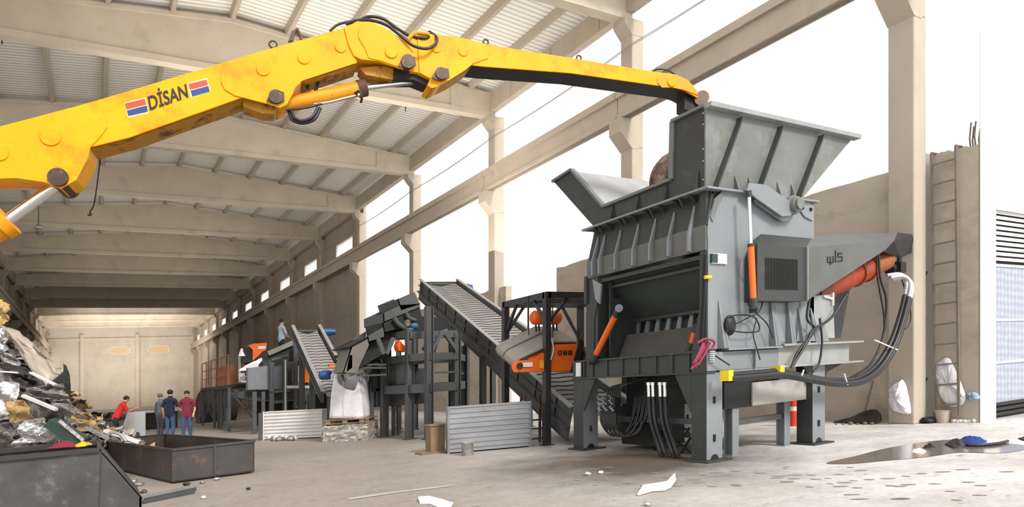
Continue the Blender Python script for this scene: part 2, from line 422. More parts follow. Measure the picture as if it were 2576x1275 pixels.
# crane beams
def crane(x, s, y0, y1, label):
    g = MB()
    g.box((x + .1 * s, y0, 9.94), (x + .38 * s, y1, 10.62))
    g.box((x - .02 * s, y0, 10.62), (x + .5 * s, y1, 10.86))
    g.box((x + .04 * s, y0, 9.94), (x + .44 * s, y1, 10.08))
    tag(g.build('crane_beam', 'concrete'), label, 'crane beam', 'crane rail beams')
for k in range(-1, 14):
    y0 = 8.47 + 9.2 * k; e = .02
    crane(XR, -1, y0 + e, y0 + 9.2 - e, 'concrete crane beam on the right columns, %s bay %s' % (ORD[k + 1].replace('nearest', 'first'), 'at the top edge of the photo' if k < 0 else 'counted from the camera'))
for k in range(5, 14):
    y0 = 8.47 + 9.2 * k
    crane(XL, 1, y0 + .02, y0 + 9.18, 'concrete crane beam on the left columns, %s bay beyond the scrap heap' % ORD[k - 5].replace('nearest', 'first'))
# right wall panels with window openings
g = MB(); X0, X1 = XR + .32, XR + .5
yw0 = cols[4] - .2; WB, WT = 11.0, 12.3
g.box((X0, yw0, 0), (X1, YE, WB)); g.box((X0, yw0, WT), (X1, YE, 14.2))
for k in range(4, 14):
    a, b = cols[k] + 2.1, cols[k] + 6.1
    pa = cols[k - 1] + 6.1 if k > 4 else yw0
    g.box((X0, pa, WB), (X1, a, WT))
g.box((X0, cols[13] + 6.1, WB), (X1, YE, WT))
for z in (2.2, 4.4, 6.6, 8.8): g.box((X0 - .012, yw0, z), (X0 + .01, YE, z + .04))
struct(g.build('wall_right', 'panel'))
def glass():
    m = bpy.data.materials.new('hazy window glass'); m.use_nodes = True; nt = m.node_tree
    b = nt.nodes['Principled BSDF']; b.inputs['Base Color'].default_value = (.9, .92, .9, 1); b.inputs['Roughness'].default_value = .3
    b.inputs['Alpha'].default_value = .18
    return m
M['glass'] = glass()
for i, k in enumerate(range(4, 14)):
    a, b = cols[k] + 2.1, cols[k] + 6.1
    f = MB()
    for (p, q) in (((X0 + .02, a, WB), (X1, a + .07, WT)), ((X0 + .02, b - .07, WB), (X1, b, WT)), ((X0 + .02, a, WB), (X1, b, WB + .06)), ((X0 + .02, a, WT - .06), (X1, b, WT))): f.box(p, q)
    o = f.build('window_%d' % (i + 1), 'white'); struct(o)
    MB().box((X0 + .08, a + .07, WB + .06), (X0 + .09, b - .07, WT - .06)).build('pane', 'glass', o)
# left wall: panels with a gap at the far end where daylight enters
g = MB(); g.box((XL - .5, 45, 0), (XL - .32, 100, 10.8)); g.box((XL - .5, 45, 12), (XL - .32, YE, 14.2)); g.box((XL - .5, 45, 10.8), (XL - .32, 47, 12))
for k in range(4, 14): g.box((XL - .5, cols[k] + 6.1, 10.8), (XL - .32, cols[k] + 9.2 + 2.1, 12))
g.box((XL - .5, 100, 0), (XL - .32, YE, 3.0))
struct(g.build('wall_left', 'panel'))
# end wall
g = MB(); y = YE - .4
xw = [(XL, 2.0), (5.2, 8.0), (11.4, XR + .4)]
g.box((XL - .4, y, 0), (XR + .4, y + .2, 9.4)); g.box((XL - .4, y, 10.8), (XR + .4, y + .2, 14.2))
for a, b in xw: g.box((a, y, 9.4), (b, y + .2, 10.8))
for z in (2.3, 4.6, 6.9, 9.2, 11.5): g.box((XL, y - .03, z), (XR, y + .01, z + .09))
for x in (-1.9, 6.3): g.box((x - .28, y - .5, 0), (x + .28, y, 12.9))
g.box((XL, y - .3, 11.8), (XR, y, 12.3))
struct(g.build('wall_end', 'endpanel'))
for i, (a, b) in enumerate(((2.0, 5.2), (8.0, 11.4))):
    f = MB().box((a, y - .04, 9.4), (b, y + .02, 9.5)).box((a, y - .04, 10.7), (b, y + .02, 10.8)).box((a, y - .04, 9.4), (a + .1, y + .02, 10.8)).box((b - .1, y - .04, 9.4), (b, y + .02, 10.8))
    o = f.build('window_%d' % (11 + i), 'white'); struct(o)
    MB().box((a + .1, y + .05, 9.5), (b - .1, y + .06, 10.7)).build('pane', mat('warm frosted pane', (.85, .62, .40), .5), o)
# boundary wall between and behind the open bays (rendered masonry, ragged top)
def ragged(name, y0, y1, h, x0=XR + .1):
    g = MB(); n = 26; rg = random.Random(3)
    top = [(x0, y0 + (y1 - y0) * i / n, h + rg.uniform(-.05, .05) * (1 if i % 2 else .3)) for i in range(n + 1)]
    g.slab([(x0, y0, 0)] + top + [(x0, y1, 0)], (.3, 0, 0))
    return g.build(name, 'render')
struct(ragged('wall_boundary', cols[0] + .29, 22.1, 5.75, XR + .25))
struct(ragged('wall_yard', 26.0, 36.5, 5.6, XR + .25))
struct(ragged('wall_low', 36.5, cols[4] - .35, 2.9, XR + .25))
# service cable strung along the upper columns
t = MB()
for dz, dx in ((0, 0), (.10, .06)):
    pts = []
    for k in range(0, 14):
        a = Vector((XR - .2 + dx, cols[k] - .4, 12.25 + dz)); b = Vector((XR - .2 + dx, cols[k] + 8.8, 12.25 + dz))
        for i in range(8):
            u = i / 8; p = a.lerp(b, u); p.z -= .5 * u * (1 - u) * (1 if dz else .8); pts.append(p)
    t.tube(pts, .012, 5)
tag(t.build('service_cable', 'framelt'), 'thin paired cables strung along the upper right columns', 'cable')
# pendant lamps
def pendant(px, py, Y, lab):
    p = aty(px, py, Y); zt = rooftop(p.x) + .02
    t = thing('pendant_lamp', lab, 'lamp', (p.x, p.y, p.z), 'round hall lamps', up=True)
    MB().tube([(p.x, p.y, p.z + .12), (p.x, p.y, zt)], .02, 6).build('stem', 'dark', t)
    g = MB(); g.tube([p + Vector((0, 0, .14)), p + Vector((0, 0, .06)), p + Vector((0, 0, 0))], [.08, .16, .27], 16); g.build('shade', 'framelt', t)
    g = MB(); g.tube([p + Vector((0, 0, -.001)), p + Vector((0, 0, -.05))], [.22, .16], 16); g.build('diffuser', 'lamp', t)
pendant(403, 148, 30.5, 'round pendant lamp above the yellow boom, left of centre')
pendant(1020, 243, 30.5, 'round pendant lamp just below the chrome rod of the arm')
pendant(613, 382, 40, 'small pendant lamp below the middle of the yellow boom')
pendant(848, 406, 40, 'small pendant lamp near the right end of the roof, under the third beam')
pendant(5, 84, 30.5, 'pendant lamp at the left edge of the photo')
pendant(97, 570, 49, 'pendant lamp hanging deep in the hall, beside the lower cylinder')
# cable with hook hanging in the hall
YH = cols[3]; a = aty(252, 400, YH); b = aty(238, 505, YH); c = aty(224, 538, YH)
t = thing('hanging_cable', 'thin cable with a hook hanging below the yellow boom', 'cable', tuple(c), up=True)
MB().tube(arcpts([Vector((a.x + .05, YH, 13.25)), a, b, c + Vector((.02, 0, .05))]), .03, 6).build('wire', 'dark', t)
MB().tube(arcpts([c + Vector((.02, 0, .08)), c + Vector((.08, 0, 0)), c + Vector((.02, 0, -.06)), c + Vector((-.06, 0, -.02))]), .04, 6).build('hook', 'pin', t)

# ================================================================ RIGHT SIDE: pier, ladder, door
g = MB()   # return beside the column; white puts its sunlit glare into the colour
g.box((XR + .52, cols[0] - .1, 0), (XR + 1.3, cols[0] + .05, 6.1)); struct(g.build('wall_return', 'white'))
PX = 16.0
p0 = atx(2345, 1062, PX); p1 = atx(2462, 1058, PX)
ztl = atx(2345, 392, PX).z; ztr = atx(2447, 366, PX).z
g = MB(); n = 14; rg = random.Random(5)
tp = [(PX, p0.y + (p1.y - p0.y) * i / n, ztl + (ztr - ztl) * i / n + rg.uniform(-.04, .04)) for i in range(n + 1)]
g.slab([(PX, p0.y, 0)] + tp + [(PX, p1.y, 0)], (.72, 0, 0)); pier = g.build('wall_pier', 'render'); struct(pier)
# white wall facing the yard with the door opening
YW = p1.y - .02; xa = PX
xo = aty(2503, 1050, YW).x; zo = aty(2500, 516, YW).z
g = MB()
g.box((xa, YW - .02, 0), (xo, YW + .0, zo)); g.box((xa, YW - .02, zo), (xo + 6, YW, zo + 3.6)); g.box((xo + 5, YW - .02, 0), (xo + 6, YW, zo))
struct(g.build('wall_white', 'white'))
# rebar starters on the pier top
for (px, py0, py1) in ((2443, 308, 372), (2450, 318, 372), (2455, 305, 360), (2466, 322, 362)):
    a = atx(px, py1 + 15, PX + .15); b = atx(px, py0, PX + .15)
    tag(MB().tube([a, (a + b) / 2 + Vector((0, .03, 0)), b], .018, 6).build('rebar', 'steelrod'), 'thin reinforcing bar sticking up from the concrete pier top', 'rebar', 'starter bars on the pier')
# roller door with louvred top, recessed
d = bpy.data.objects.new('door_1', None); C.objects.link(d); d['kind'] = 'structure'; wz = Vector((xo, YW, fall(xo, YW))); d.location = wz; d['_w'] = tuple(wz)
yd = YW + .16
zl = aty(2500, 665, YW).z; zbt = aty(2510, 1022, YW).z
g = MB(); g.box((xo, yd + .06, 0), (xo + 5, yd + .08, zo)); g.build('door_backing', 'dark', d)
g = MB()
k = 0; z = zl + .12
while z < zo - .08:
    g.hexa([(xo + .02, yd - .04, z), (xo + 5, yd - .04, z), (xo + 5, yd + .05, z + .05), (xo + .02, yd + .05, z + .05)], [(xo + .02, yd - .04, z + .075), (xo + 5, yd - .04, z + .075), (xo + 5, yd + .05, z + .09), (xo + .02, yd + .05, z + .09)]); z += .115
g.build('louvre', 'louvre', d)
def shutter_mat():
    m = bpy.data.materials.new('embossed shutter'); m.use_nodes = True; nt = m.node_tree; b = nt.nodes['Principled BSDF']; L = nt.links.new
    tc = _n(nt, 'ShaderNodeTexCoord'); v = _n(nt, 'ShaderNodeTexVoronoi'); v.inputs['Scale'].default_value = 6; v.distance = 'MANHATTAN'; v.inputs['Randomness'].default_value = .15
    L(tc.outputs['Object'], v.inputs['Vector']); r = _n(nt, 'ShaderNodeValToRGB'); r.color_ramp.elements[0].color = (.50, .54, .62, 1); r.color_ramp.elements[1].color = (.30, .33, .42, 1)
    L(v.outputs['Distance'], r.inputs['Fac']); L(r.outputs[0], b.inputs['Base Color']); b.inputs['Roughness'].default_value = .45; return m
M['embossed'] = shutter_mat()
g = MB(); g.box((xo + .02, yd - .02, zbt), (xo + 5, yd + .04, zl)); g.build('door_panel', 'embossed', d)
g = MB()
for z in (zl + .02, (zl + zbt) * .5 + .35, zbt + .95): g.box((xo + .02, yd - .045, z - .03), (xo + 5, yd - .02, z + .03))
g.build('rail', 'louvre', d)
g = MB(); 
for z in (.06, .17, .28): g.box((xo + .02, yd - .05, z), (xo + 5, yd + .02, z + .07))
g.build('bottom_bar', 'dark', d)
# ladder leaning on pier
t = thing('steel_ladder', 'tall rusty steel ladder fixed against the grey concrete pier', 'ladder', tuple(atx(2380, 1050, PX - .18)))
LX = PX - .16
r0, r1 = atx(2343, 385, LX), atx(2352, 1050, LX); q0, q1 = atx(2404, 366, LX), atx(2412, 1045, LX)
MB().bar(r0, r1, .045, .045).bar(r0, r0 + Vector((.28, 0, 0)), .04, .04).build('rail', 'steelrod', t)
MB().bar(q0, q1, .045, .045).bar(q0, q0 + Vector((.28, 0, 0)), .04, .04).build('rail', 'steelrod', t)
for i in range(13):
    u = (i + .6) / 13.2
    MB().bar(r0.lerp(r1, u) + Vector((0, 0, 0)), q0.lerp(q1, u) + Vector((0, 0, -.02)), .035, .035).build('rung', 'steelrod', t)
# painted survey marks on the white return: small arrow-like ticks
for (px, py) in ((2326, 688), (2326, 955)):
    a, b, c = [aty(px + dx, py + dy, cols[0] - .115) for dx, dy in ((-6, -6), (7, -4), (0, 9))]
    tag(MB().tube([a, b, c], .012, 5).build('painted_mark', 'ink'), 'small dark angular mark on the white wall beside the tall column, %s one' % ('upper' if py < 800 else 'lower'), 'painted mark')
# ================================================================ SHREDDER
XA, YA = 8.45, 7.8
S = thing('industrial_shredder', 'huge dark grey shredder on four legs with hopper and open rotor chamber, right of centre', 'shredder', (9.8, 9.4, 0))
SL = M['shred']
def lx(px, py, o=0): return atx(px, py, XA + o)
def ly(px, py, o=0): return aty(px, py, YA + o)
# legs, each with its foot plate
for (x, y, dx, dy) in ((8.45, 7.8, .37, .33), (8.45, 11.06, .37, .34), (11.2, 7.8, .37, .33), (11.2, 11.06, .37, .34)):
    g = MB(); g.box((x, y, .03), (x + dx, y + dy, 1.46))
    if x < 9:                                   # haunch plates at the top of the leg
        s = 1 if y < 9 else -1; ya = y + (dy if s > 0 else 0)
        g.slab([(x, ya, 1.46), (x, ya, .78), (x, ya + .38 * s, 1.44)], (.03, 0, 0))
    else:
        g.slab([(x - .25, y, 1.46), (x - .0, y, 1.15), (x, y, 1.46)], (0, .03, 0)); g.slab([(x + dx, y, 1.15), (x + dx + .2, y, 1.46), (x + dx, y, 1.46)], (0, .03, 0))
    lg = g.build('leg', 'shred' , S, bevel=.008)
    MB().box((x + .004, y - .006, .04), (x + dx - .004, y, 1.45)).build('front_plate', 'shredlt', lg)  # thin lighter skin on the leg's yard face, sunlit tone painted in
    MB().box((x - .1, y - .12, .0), (x + dx + .12, y + dy + .06, .03)).build('foot_plate', 'shred', lg)
    g = MB()
    for z in ((1.0, .38) if y < 9 else (.42,)):
        MB().tube([(x + dx * .47, y - .012, z - .05), (x + dx * .47, y - .012, z + .06)], .026, 8).build('bolt_slot', 'dark', lg)
    g.tube([(x + dx * .5, y - .012, .03), (x + dx * .5, y + .02, .03)], .09, 14)
    g.build('cable_hole', 'dark', lg)
# base frame
g = MB()
g.box((XA + .02, 7.8, 1.46), (XA + .06, 11.4, 1.80)); g.box((XA - .02, 7.77, 1.445), (XA + .2, 11.42, 1.475)); g.box((XA - .02, 7.77, 1.79), (XA + .2, 11.42, 1.825))
for y in (8.16, 8.55, 8.95, 9.4, 9.85, 10.3, 10.75, 11.02): g.box((XA - .012, y, 1.47), (XA + .04, y + .035, 1.8))
g.box((XA - .015, 7.81, 1.475), (XA + .35, 8.1, 1.79)); g.box((XA - .015, 11.1, 1.475), (XA + .35, 11.4, 1.79))
g.box((XA, 11.35, 1.44), (11.6, 11.4, 1.82)); g.box((11.3, 7.9, 1.44), (11.55, 11.4, 1.82))
g.build('base_frame', 'shred', S)
g = MB(); g.box((XA, YA - .025, 1.48), (10.2, YA + .005, 1.785)); g.box((XA + .38, YA - .13, 1.80), (10.2, YA + .1, 1.835)); g.box((XA + .38, YA - .03, 1.44), (10.2, YA + .1, 1.475))
for x in (9.55,): g.box((x, YA - .08, 1.475), (x + .03, YA, 1.80))
g.build('front_rail', 'shredlt', S)
g = MB(); g.box((10.2, YA - .03, 1.49), (12.28, YA + .02, 1.83)); g.box((10.2, YA - .16, 1.83), (12.55, YA + .14, 1.865)); g.box((10.2, YA - .16, 1.455), (12.55, YA + .14, 1.49))
g.build('cantilever_beam', 'shredbeam', S)
g = MB(); g.box((12.28, YA, 1.5), (12.32, YA + .12, 1.83)); g.box((11.6, YA + 2.2, 1.455), (12.55, YA + 2.4, 1.865)); g.box((12.3, YA + .1, 1.5), (12.42, YA + 2.3, 1.83))
g.slab([(11.15, YA + .05, 1.45), (11.15, YA + .05, 1.15), (12.2, YA + .05, 1.45)], (0, .03, 0))
g.slab([(11.6, YA + .6, 1.45), (11.6, YA + .6, 1.0), (12.4, YA + .6, 1.45)], (0, .03, 0))
g.build('cross_beam', 'shred', S)
MB().box((XA - .03, 11.12, 1.50), (XA - .018, 11.28, 1.78)).build('name_plate', 'label', S)
# chamber: end walls, rear wall, floor, banded front above the opening
ZO0, ZO1 = 1.83, 3.45
g = MB()
g.box((XA + .02, 7.83, 1.83), (11.18, 7.96, 4.42))                                    # end wall to the yard
g.slab([(XA + .02, 10.62, 1.83), (11.18, 10.62, 1.83), (11.18, 10.62, 4.42), (XA + .12, 10.62, 4.42), (XA + .02, 10.62, 3.6)], (0, .22, 0))
g.box((11.1, 7.9, 1.83), (11.2, 10.8, 4.42)); g.box((9.6, 7.9, 1.46), (11.1, 10.8, 1.83))
g.build('chamber_wall', 'shred', S)
g = MB()                                                                              # right hand jamb of the opening
g.slab([(XA, 7.8, 1.83), (XA, 8.12, 1.83), (XA, 7.95, 2.5), (XA, 7.93, ZO1), (XA, 7.8, ZO1)], (.05, 0, 0))
g.build('jamb', 'shred', S)
g = MB(); g.slab([(XA, 10.93, ZO1), (XA, 10.6, ZO1), (XA, 10.6, 3.0), (XA + .0, 10.72, 2.6), (XA, 10.72, 1.83), (XA, 10.98, 1.83), (XA, 10.98, 2.7)], (.05, 0, 0))
g.box((XA - .05, 10.9, ZO1 - .5), (XA + .4, 10.98, ZO1 + .05))
g.build('jamb', 'shred', S)
g = MB()
g.hexa([(XA - .02, 7.8, ZO1), (XA + .05, 7.8, ZO1), (XA + .05, 10.92, ZO1), (XA - .02, 10.92, ZO1)], [(XA - .02, 7.8, 3.86), (XA + .05, 7.8, 3.86), (XA + .05, 10.92, 3.80), (XA - .02, 10.92, 3.80)])
g.build('lintel_band', mat('shredder band paint', (.125, .127, .118), .5, var=.15, scale=2), S)
g = MB()
g.hexa([(XA - .01, 7.8, 3.84), (XA + .05, 7.8, 3.84), (XA + .05, 10.9, 3.79), (XA - .01, 10.9, 3.79)], [(XA + .12, 7.8, 4.40), (XA + .18, 7.8, 4.40), (XA + .18, 10.86, 4.40), (XA + .12, 10.86, 4.40)])
g.box((XA + .1, 7.8, 4.37), (XA + .2, 10.86, 4.42))
g.build('slanted_front', 'shred', S)
for (pt, pb, pm) in ((1517, 1525, .0), (1557, 1560, 0), (1602, 1596, 0), (1645, 1645, 0), (1692, 1692, 0), (1743, 1740, 0), (1500, 1500, 0)):
    y = lx(pt, 600).y
    MB().slab([(XA - .02, y, ZO1 + .01), (XA - .10, y, ZO1 + .03), (XA - .10, y, 3.75), (XA + .06, y, 4.24), (XA + .06, y, 3.9)], (0, .045, 0)).build('rib', 'shredlt', S)
# side plate facing the yard, with its curved shoulder
g = MB(); pts = [(8.47, 1.835)]
pts += [(8.47, 3.55), (8.455, 3.76), (8.50, 4.0), (8.60, 4.22), (8.72, 4.36), (8.80, 4.42), (11.22, 4.40), (11.22, 1.835)]
g.slab([(x, YA - .02, z) for x, z in pts], (0, .03, 0))
sp = g.build('side_plate', 'shredlt', S)
for i, (x, z0, z1, w) in enumerate(((8.70, 1.84, 2.62, .13), (9.98, 1.84, 2.75, .13), (10.42, 1.84, 2.85, .13), (10.75, 1.84, 2.5, .2), (11.1, 1.84, 2.5, .2))):
    g = MB(); yy = YA - .02 if i < 1 else YA - .02
    g.slab([(x, yy, z0), (x + w, yy - .12, z0), (x + .02, yy - .0, z1)], (.022, 0.0, 0)); g.slab([(x, yy, z0), (x, yy - .14, z0), (x, yy - .01, z1)], (.03, 0, 0))
    g.build('gusset', 'shredlt', S)
# parting flange round the hopper foot
g = MB()
g.box((XA - .1, 7.7, 4.42), (XA + .2, 11.0, 4.455)); g.box((XA - .09, YA - .11, 4.415), (11.25, YA + .05, 4.45)); g.box((XA, 10.7, 4.42), (11.2, 10.95, 4.455))
g.build('hopper_flange', 'shredlt', S)
k = 0
for y in [7.95 + .36 * i for i in range(8)]:
    z = 4.455 if k % 2 == 0 else 4.42; k += 1
    MB().slab([(XA, y, z), (XA - .1, y, z), (XA, y, z + (.36 if k % 2 else -.16))], (0, .035, 0)).build('flange_gusset', 'shred', S)
for y in [8.1 + .36 * i for i in range(8)]:
    MB().slab([(XA + .1, y, 4.42), (XA - .09, y, 4.42), (XA + .1, y, 4.27)], (0, .03, 0)).build('flange_gusset', 'shred', S)
# hopper
H = [(7.8, 4.455), (7.8, 5.79), (8.55, 5.86), (8.57, 4.83), (10.40, 4.78), (11.44, 5.80), (12.12, 5.74), (10.72, 4.455)]
H[2] = (8.55, 5.79); H[3] = (8.58, 4.80)
g = MB(); g.slab([(XA, y, z) for y, z in H], (.03, 0, 0))
hs = g.build('hopper_side', 'shred', S)
g = MB()
for a, b in ((1, 2), (2, 3), (3, 4), (4, 5), (5, 6)):
    p, q = Vector((XA - .01, *H[a])), Vector((XA - .01, *H[b])); g.bar(p, q, .1, .05)
g.build('lip', mat('hopper lip paint', (.17, .18, .185), .5), hs)
g = MB(); g.slab([(8.43, YA - .005, 4.455), (8.43, YA - .005, 5.77), (12.42, YA - .005, 5.77), (10.86, YA - .005, 4.455)], (0, .03, 0))
hf = g.build('hopper_front', 'hop', S)
g = MB(); g.bar((8.42, YA - .05, 5.775), (12.52, YA - .05, 5.775), .16, .075, (0, 0, 1)); g.build('top_lip', mat('hopper rim paint', (.30, .31, .315), .4), hf)
for (a, b) in (((1863, 296), (1800, 470)), ((1965, 318), (1912, 466)), ((2067, 341), (2008, 496))):
    p, q = ly(*a, -.06), ly(*b, -.06); MB().bar(p, q, .03, .13, (0, 1, 0)).build('rib', 'shred', hf)
for x in (1848, 1882, 1955, 1990):
    p = ly(x, 480, -.01); MB().slab([(p.x, YA - .01, 4.455), (p.x, YA - .1, 4.455), (p.x, YA - .01, 4.72)], (.025, 0, 0)).build('gusset', 'hop', hf)
g = MB()
for z in (5.5, 5.1, 4.9, 4.6, 5.68): g.ell((XA - .005, 7.86, z), (.012, .014, .014), 8, 5)
g.build('bolt', 'label', hs)
g = MB()   # flared far walls
g.slab([(10.86, 7.8, 4.455), (12.42, 7.8, 5.77), (12.42, 11.5, 5.77), (10.86, 10.6, 4.455)], (.03, 0, 0))
g.slab([(XA + .03, 10.42, 4.76), (XA + .03, 11.42, 5.76), (12.42, 11.42, 5.76), (10.9, 10.42, 4.76)], (0, .03, -.02))
g.slab([(XA + .03, 10.42, 4.455), (XA + .03, 10.42, 4.78), (10.9, 10.42, 4.78), (10.9, 10.42, 4.455)], (0, .03, 0))
g.build('hopper_back', mat('hopper inside', (.36, .365, .36), .5), S)
# tilting flap seen in the opening
F = [lx(1503, 712), lx(1762, 640), lx(1757, 755), lx(1607, 792)]
a, b = Vector((8.62, 10.55, 3.40)), Vector((8.62, 7.97, 3.40)); c2, d2 = Vector((9.35, 7.97, 2.50)), Vector((9.35, 10.5, 2.50))
g = MB(); g.slab([a, b, c2, d2], (.03, 0, .03))
fp = g.build('flap_door', mat('flap green grey', (.055, .068, .065), .45), S)
MB().bar(Vector((8.55, 10.6, 3.36)), Vector((8.55, 7.97, 3.36)), .1, .07).bar(Vector((8.66, 10.6, 3.22)), Vector((8.66, 7.97, 3.22)), .05, .05).build('hinge_bar', 'shred', fp)
# rotor with cutting plates
g = MB(); g.cyl((9.75, 8.0, 2.35), (9.75, 10.6, 2.35), .42, n=24); rt = g.build('rotor', 'dark', S)
for i in range(9):
    y = 8.05 + .29 * i
    MB().slab([(9.28, y, 2.12), (9.28, y + .16, 2.12), (9.30, y + .06, 2.52), (9.30, y - .02, 2.52)], (.06, 0, 0)).build('cutter', 'shredlt', rt)
g = MB(); g.box((9.22, 7.97, 2.52), (9.5, 10.55, 2.58)); g.box((9.5, 7.97, 2.5), (9.7, 10.55, 3.3)); g.build('cutter_beam', 'shred', S)
g = MB(); g.hexa([(8.78, 7.97, 1.83), (8.83, 7.97, 1.83), (8.83, 10.35, 1.83), (8.78, 10.35, 1.83)], [(8.98, 7.97, 2.27), (9.03, 7.97, 2.27), (9.03, 10.35, 2.27), (8.98, 10.35, 2.27)]); g.box((8.98, 7.97, 2.2), (9.4, 10.35, 2.24))
g.build('sill_plate', mat('sill plate paint', (.075, .072, .066), .6), S)
g = MB(); g.box((8.62, 10.42, 1.84), (9.3, 10.46, 3.0)); g.slab([(8.6, 10.40, 2.2), (8.6, 10.40, 3.35), (8.66, 10.40, 3.35), (8.7, 10.40, 2.2)], (0, .04, 0)); g.build('inner_cheek', 'shred', S)
# hydraulic cylinders
def hyd(p0, p1, p2, rb, rr, par=S, base=True):
    p0, p1, p2 = Vector(p0), Vector(p1), Vector(p2)
    b = MB().cyl(p1, p2, rb).build('hydraulic_cylinder', 'orange', par)
    MB().cyl(p0, p1, rr).build('rod', 'chrome', b)
    d = (p2 - p1).normalized()
    MB().cyl(p1 - d * .02, p1 + d * .03, rb * 1.08).build('gland', 'shred', b); MB().cyl(p0 - d * .05, p0 + d * .05, rb * .9).build('rod_eye', 'shred', b)
    if base: MB().cyl(p2, p2 + d * .18, rb * 1.25).bar(p2 + d * .15, p2 + d * .24, rb * 3.2, .05).build('mount', 'shred', b)
    return b
hyd(ly(1884, 488, -.28), ly(1889, 616, -.28), ly(1895, 750, -.28), .052, .03)
hyd(lx(1552, 782, -.04), lx(1549, 792, -.04), lx(1500, 890, -.04), .062, .035)
hyd(lx(1752, 822, .25), lx(1750, 832, .25), lx(1741, 862, .25), .06, .035)
MB().cyl(lx(1557, 775, -.08), lx(1557, 775, .4), .075).build('flap_pivot', 'shredlt', S)
MB().slab([lx(1490, 702, -.03), lx(1512, 715, -.03), lx(1508, 765, -.03), lx(1497, 752, -.03)], (.04, 0, 0)).build('flap_arm', 'shredlt', S)
# lever plate and shaft on the yard side
L = [(1879, 478), (1884, 460), (1926, 464), (1986, 505), (1998, 524), (1990, 542), (1968, 544), (1905, 500)]
lv = MB().slab([ly(x, y, -.2) for x, y in L], (0, .035, 0)).slab([ly(x, y + 12, -.12) for x, y in L[3:] + [(1900, 490)]], (0, .035, 0)).build('lever_plate', 'shredlt', S)
c = ly(1974, 522)
MB().cyl(c, c + Vector((0, -.2, 0)), .17).cyl(c + Vector((0, -.2, 0)), c + Vector((0, -.27, 0)), .135).cyl(c + Vector((0, -.27, 0)), c + Vector((0, -.33, 0)), .10).build('shaft_end', 'hop', lv)
c = ly(2003, 518, -.03)
q = [(2000, 500), (2035, 508), (2048, 520), (2045, 555), (2025, 545), (2008, 520)]
MB().slab([ly(x, y, -.05) for x, y in q], (0, .03, 0)).build('lifting_lug', 'shredlt', S)
MB().cyl(ly(2039, 527, -.065), ly(2039, 527, -.05), .035).cyl(ly(2018, 523, -.065), ly(2018, 523, -.05), .035).build('lug_hole', 'dark', S)
q = [(1788, 545), (1798, 500), (1818, 480), (1824, 486), (1806, 520), (1794, 558)]
MB().slab([ly(x, y, -.04) for x, y in q], (0, .03, 0)).build('lifting_lug', 'hop', S)
# drive housing with hood, grille and cut lettering
HY = YA - .28
A = [aty(1905, 768, HY), aty(1905, 642, HY), aty(1918, 622, HY + .35)]
B = [aty(2028, 735, HY), aty(2028, 622, HY), aty(2046, 592, HY + .35)]
T = [aty(2228, 628, HY), aty(2250, 604, HY), aty(2258, 585, HY + .35)]
def sect(a, b): return None
W = 1.15
def ring(P, xback):
    p0, p1, p2 = P
    return [p0, p1, p2, p2 + Vector((xback, W - .7, 0)), Vector((p1.x + xback, HY + W, p1.z)), Vector((p0.x + xback, HY + W, p0.z))]
rA, rB = ring(A, 0), ring(B, 0)
rA[0].z = rB[0].z = (A[0].z + B[0].z) / 2 - .04
rA[1].z = rB[1].z; rA[2].z = rB[2].z; rA[5].z = rA[0].z; rA[4].z = rA[1].z; rA[3].z = rA[2].z
rT = ring(T, 0)
g = MB(); g.add(rA + rB, [(0, 1, 7, 6), (1, 2, 8, 7), (2, 3, 9, 8), (3, 4, 10, 9), (4, 5, 11, 10), (5, 0, 6, 11), (0, 1, 2, 3, 4, 5), (11, 10, 9, 8, 7, 6)])
dh = g.build('drive_housing', 'shred', S)
g = MB(); n6 = [tuple(p) for p in rB + rT]
g.add(n6, [(0, 1, 7, 6), (1, 2, 8, 7), (2, 3, 9, 8), (3, 4, 10, 9), (4, 5, 11, 10)])
hd = g.build('motor_hood', 'hop', S); sm = hd.modifiers.new('plate', 'SOLIDIFY'); sm.thickness = .02; sm.offset = -1
hd.data.materials[0] = M['hood'] = mat('motor hood paint', (.115, .12, .115), .5, var=.12, scale=2)
g = MB(); g.bar(rB[0] + Vector((0, -.012, 0)), rB[1] + Vector((0, -.012, 0)), .05, .03); g.build('seam', 'shredlt', hd)
# open hood end: dark sheet stands in for the shaded inside
E1 = [aty(2258, 585, HY + .35), aty(2300, 590, HY + .75), aty(2316, 600, HY + .95), aty(2313, 626, HY + .95), aty(2264, 650, HY + .4), aty(2222, 632, HY + .1), aty(2250, 604, HY)]
g = MB(); cen = sum(E1, Vector()) / 7
g.add(E1, [tuple(range(7))]); g.build('hood_end', 'dark', hd).modifiers.new('plate', 'SOLIDIFY').thickness = .02
g = MB()
ga, gb = aty(1927, 668, HY - .01), aty(2006, 655, HY - .01); gz0 = aty(1927, 728, HY).z; gz1 = aty(2006, 653, HY).z
for i in range(22):
    x = ga.x + (gb.x - ga.x) * i / 21; g.box((x - .008, HY - .012, gz0), (x + .008, HY + .005, gz1))
g.build('ventilation_grille', 'dark', dh)
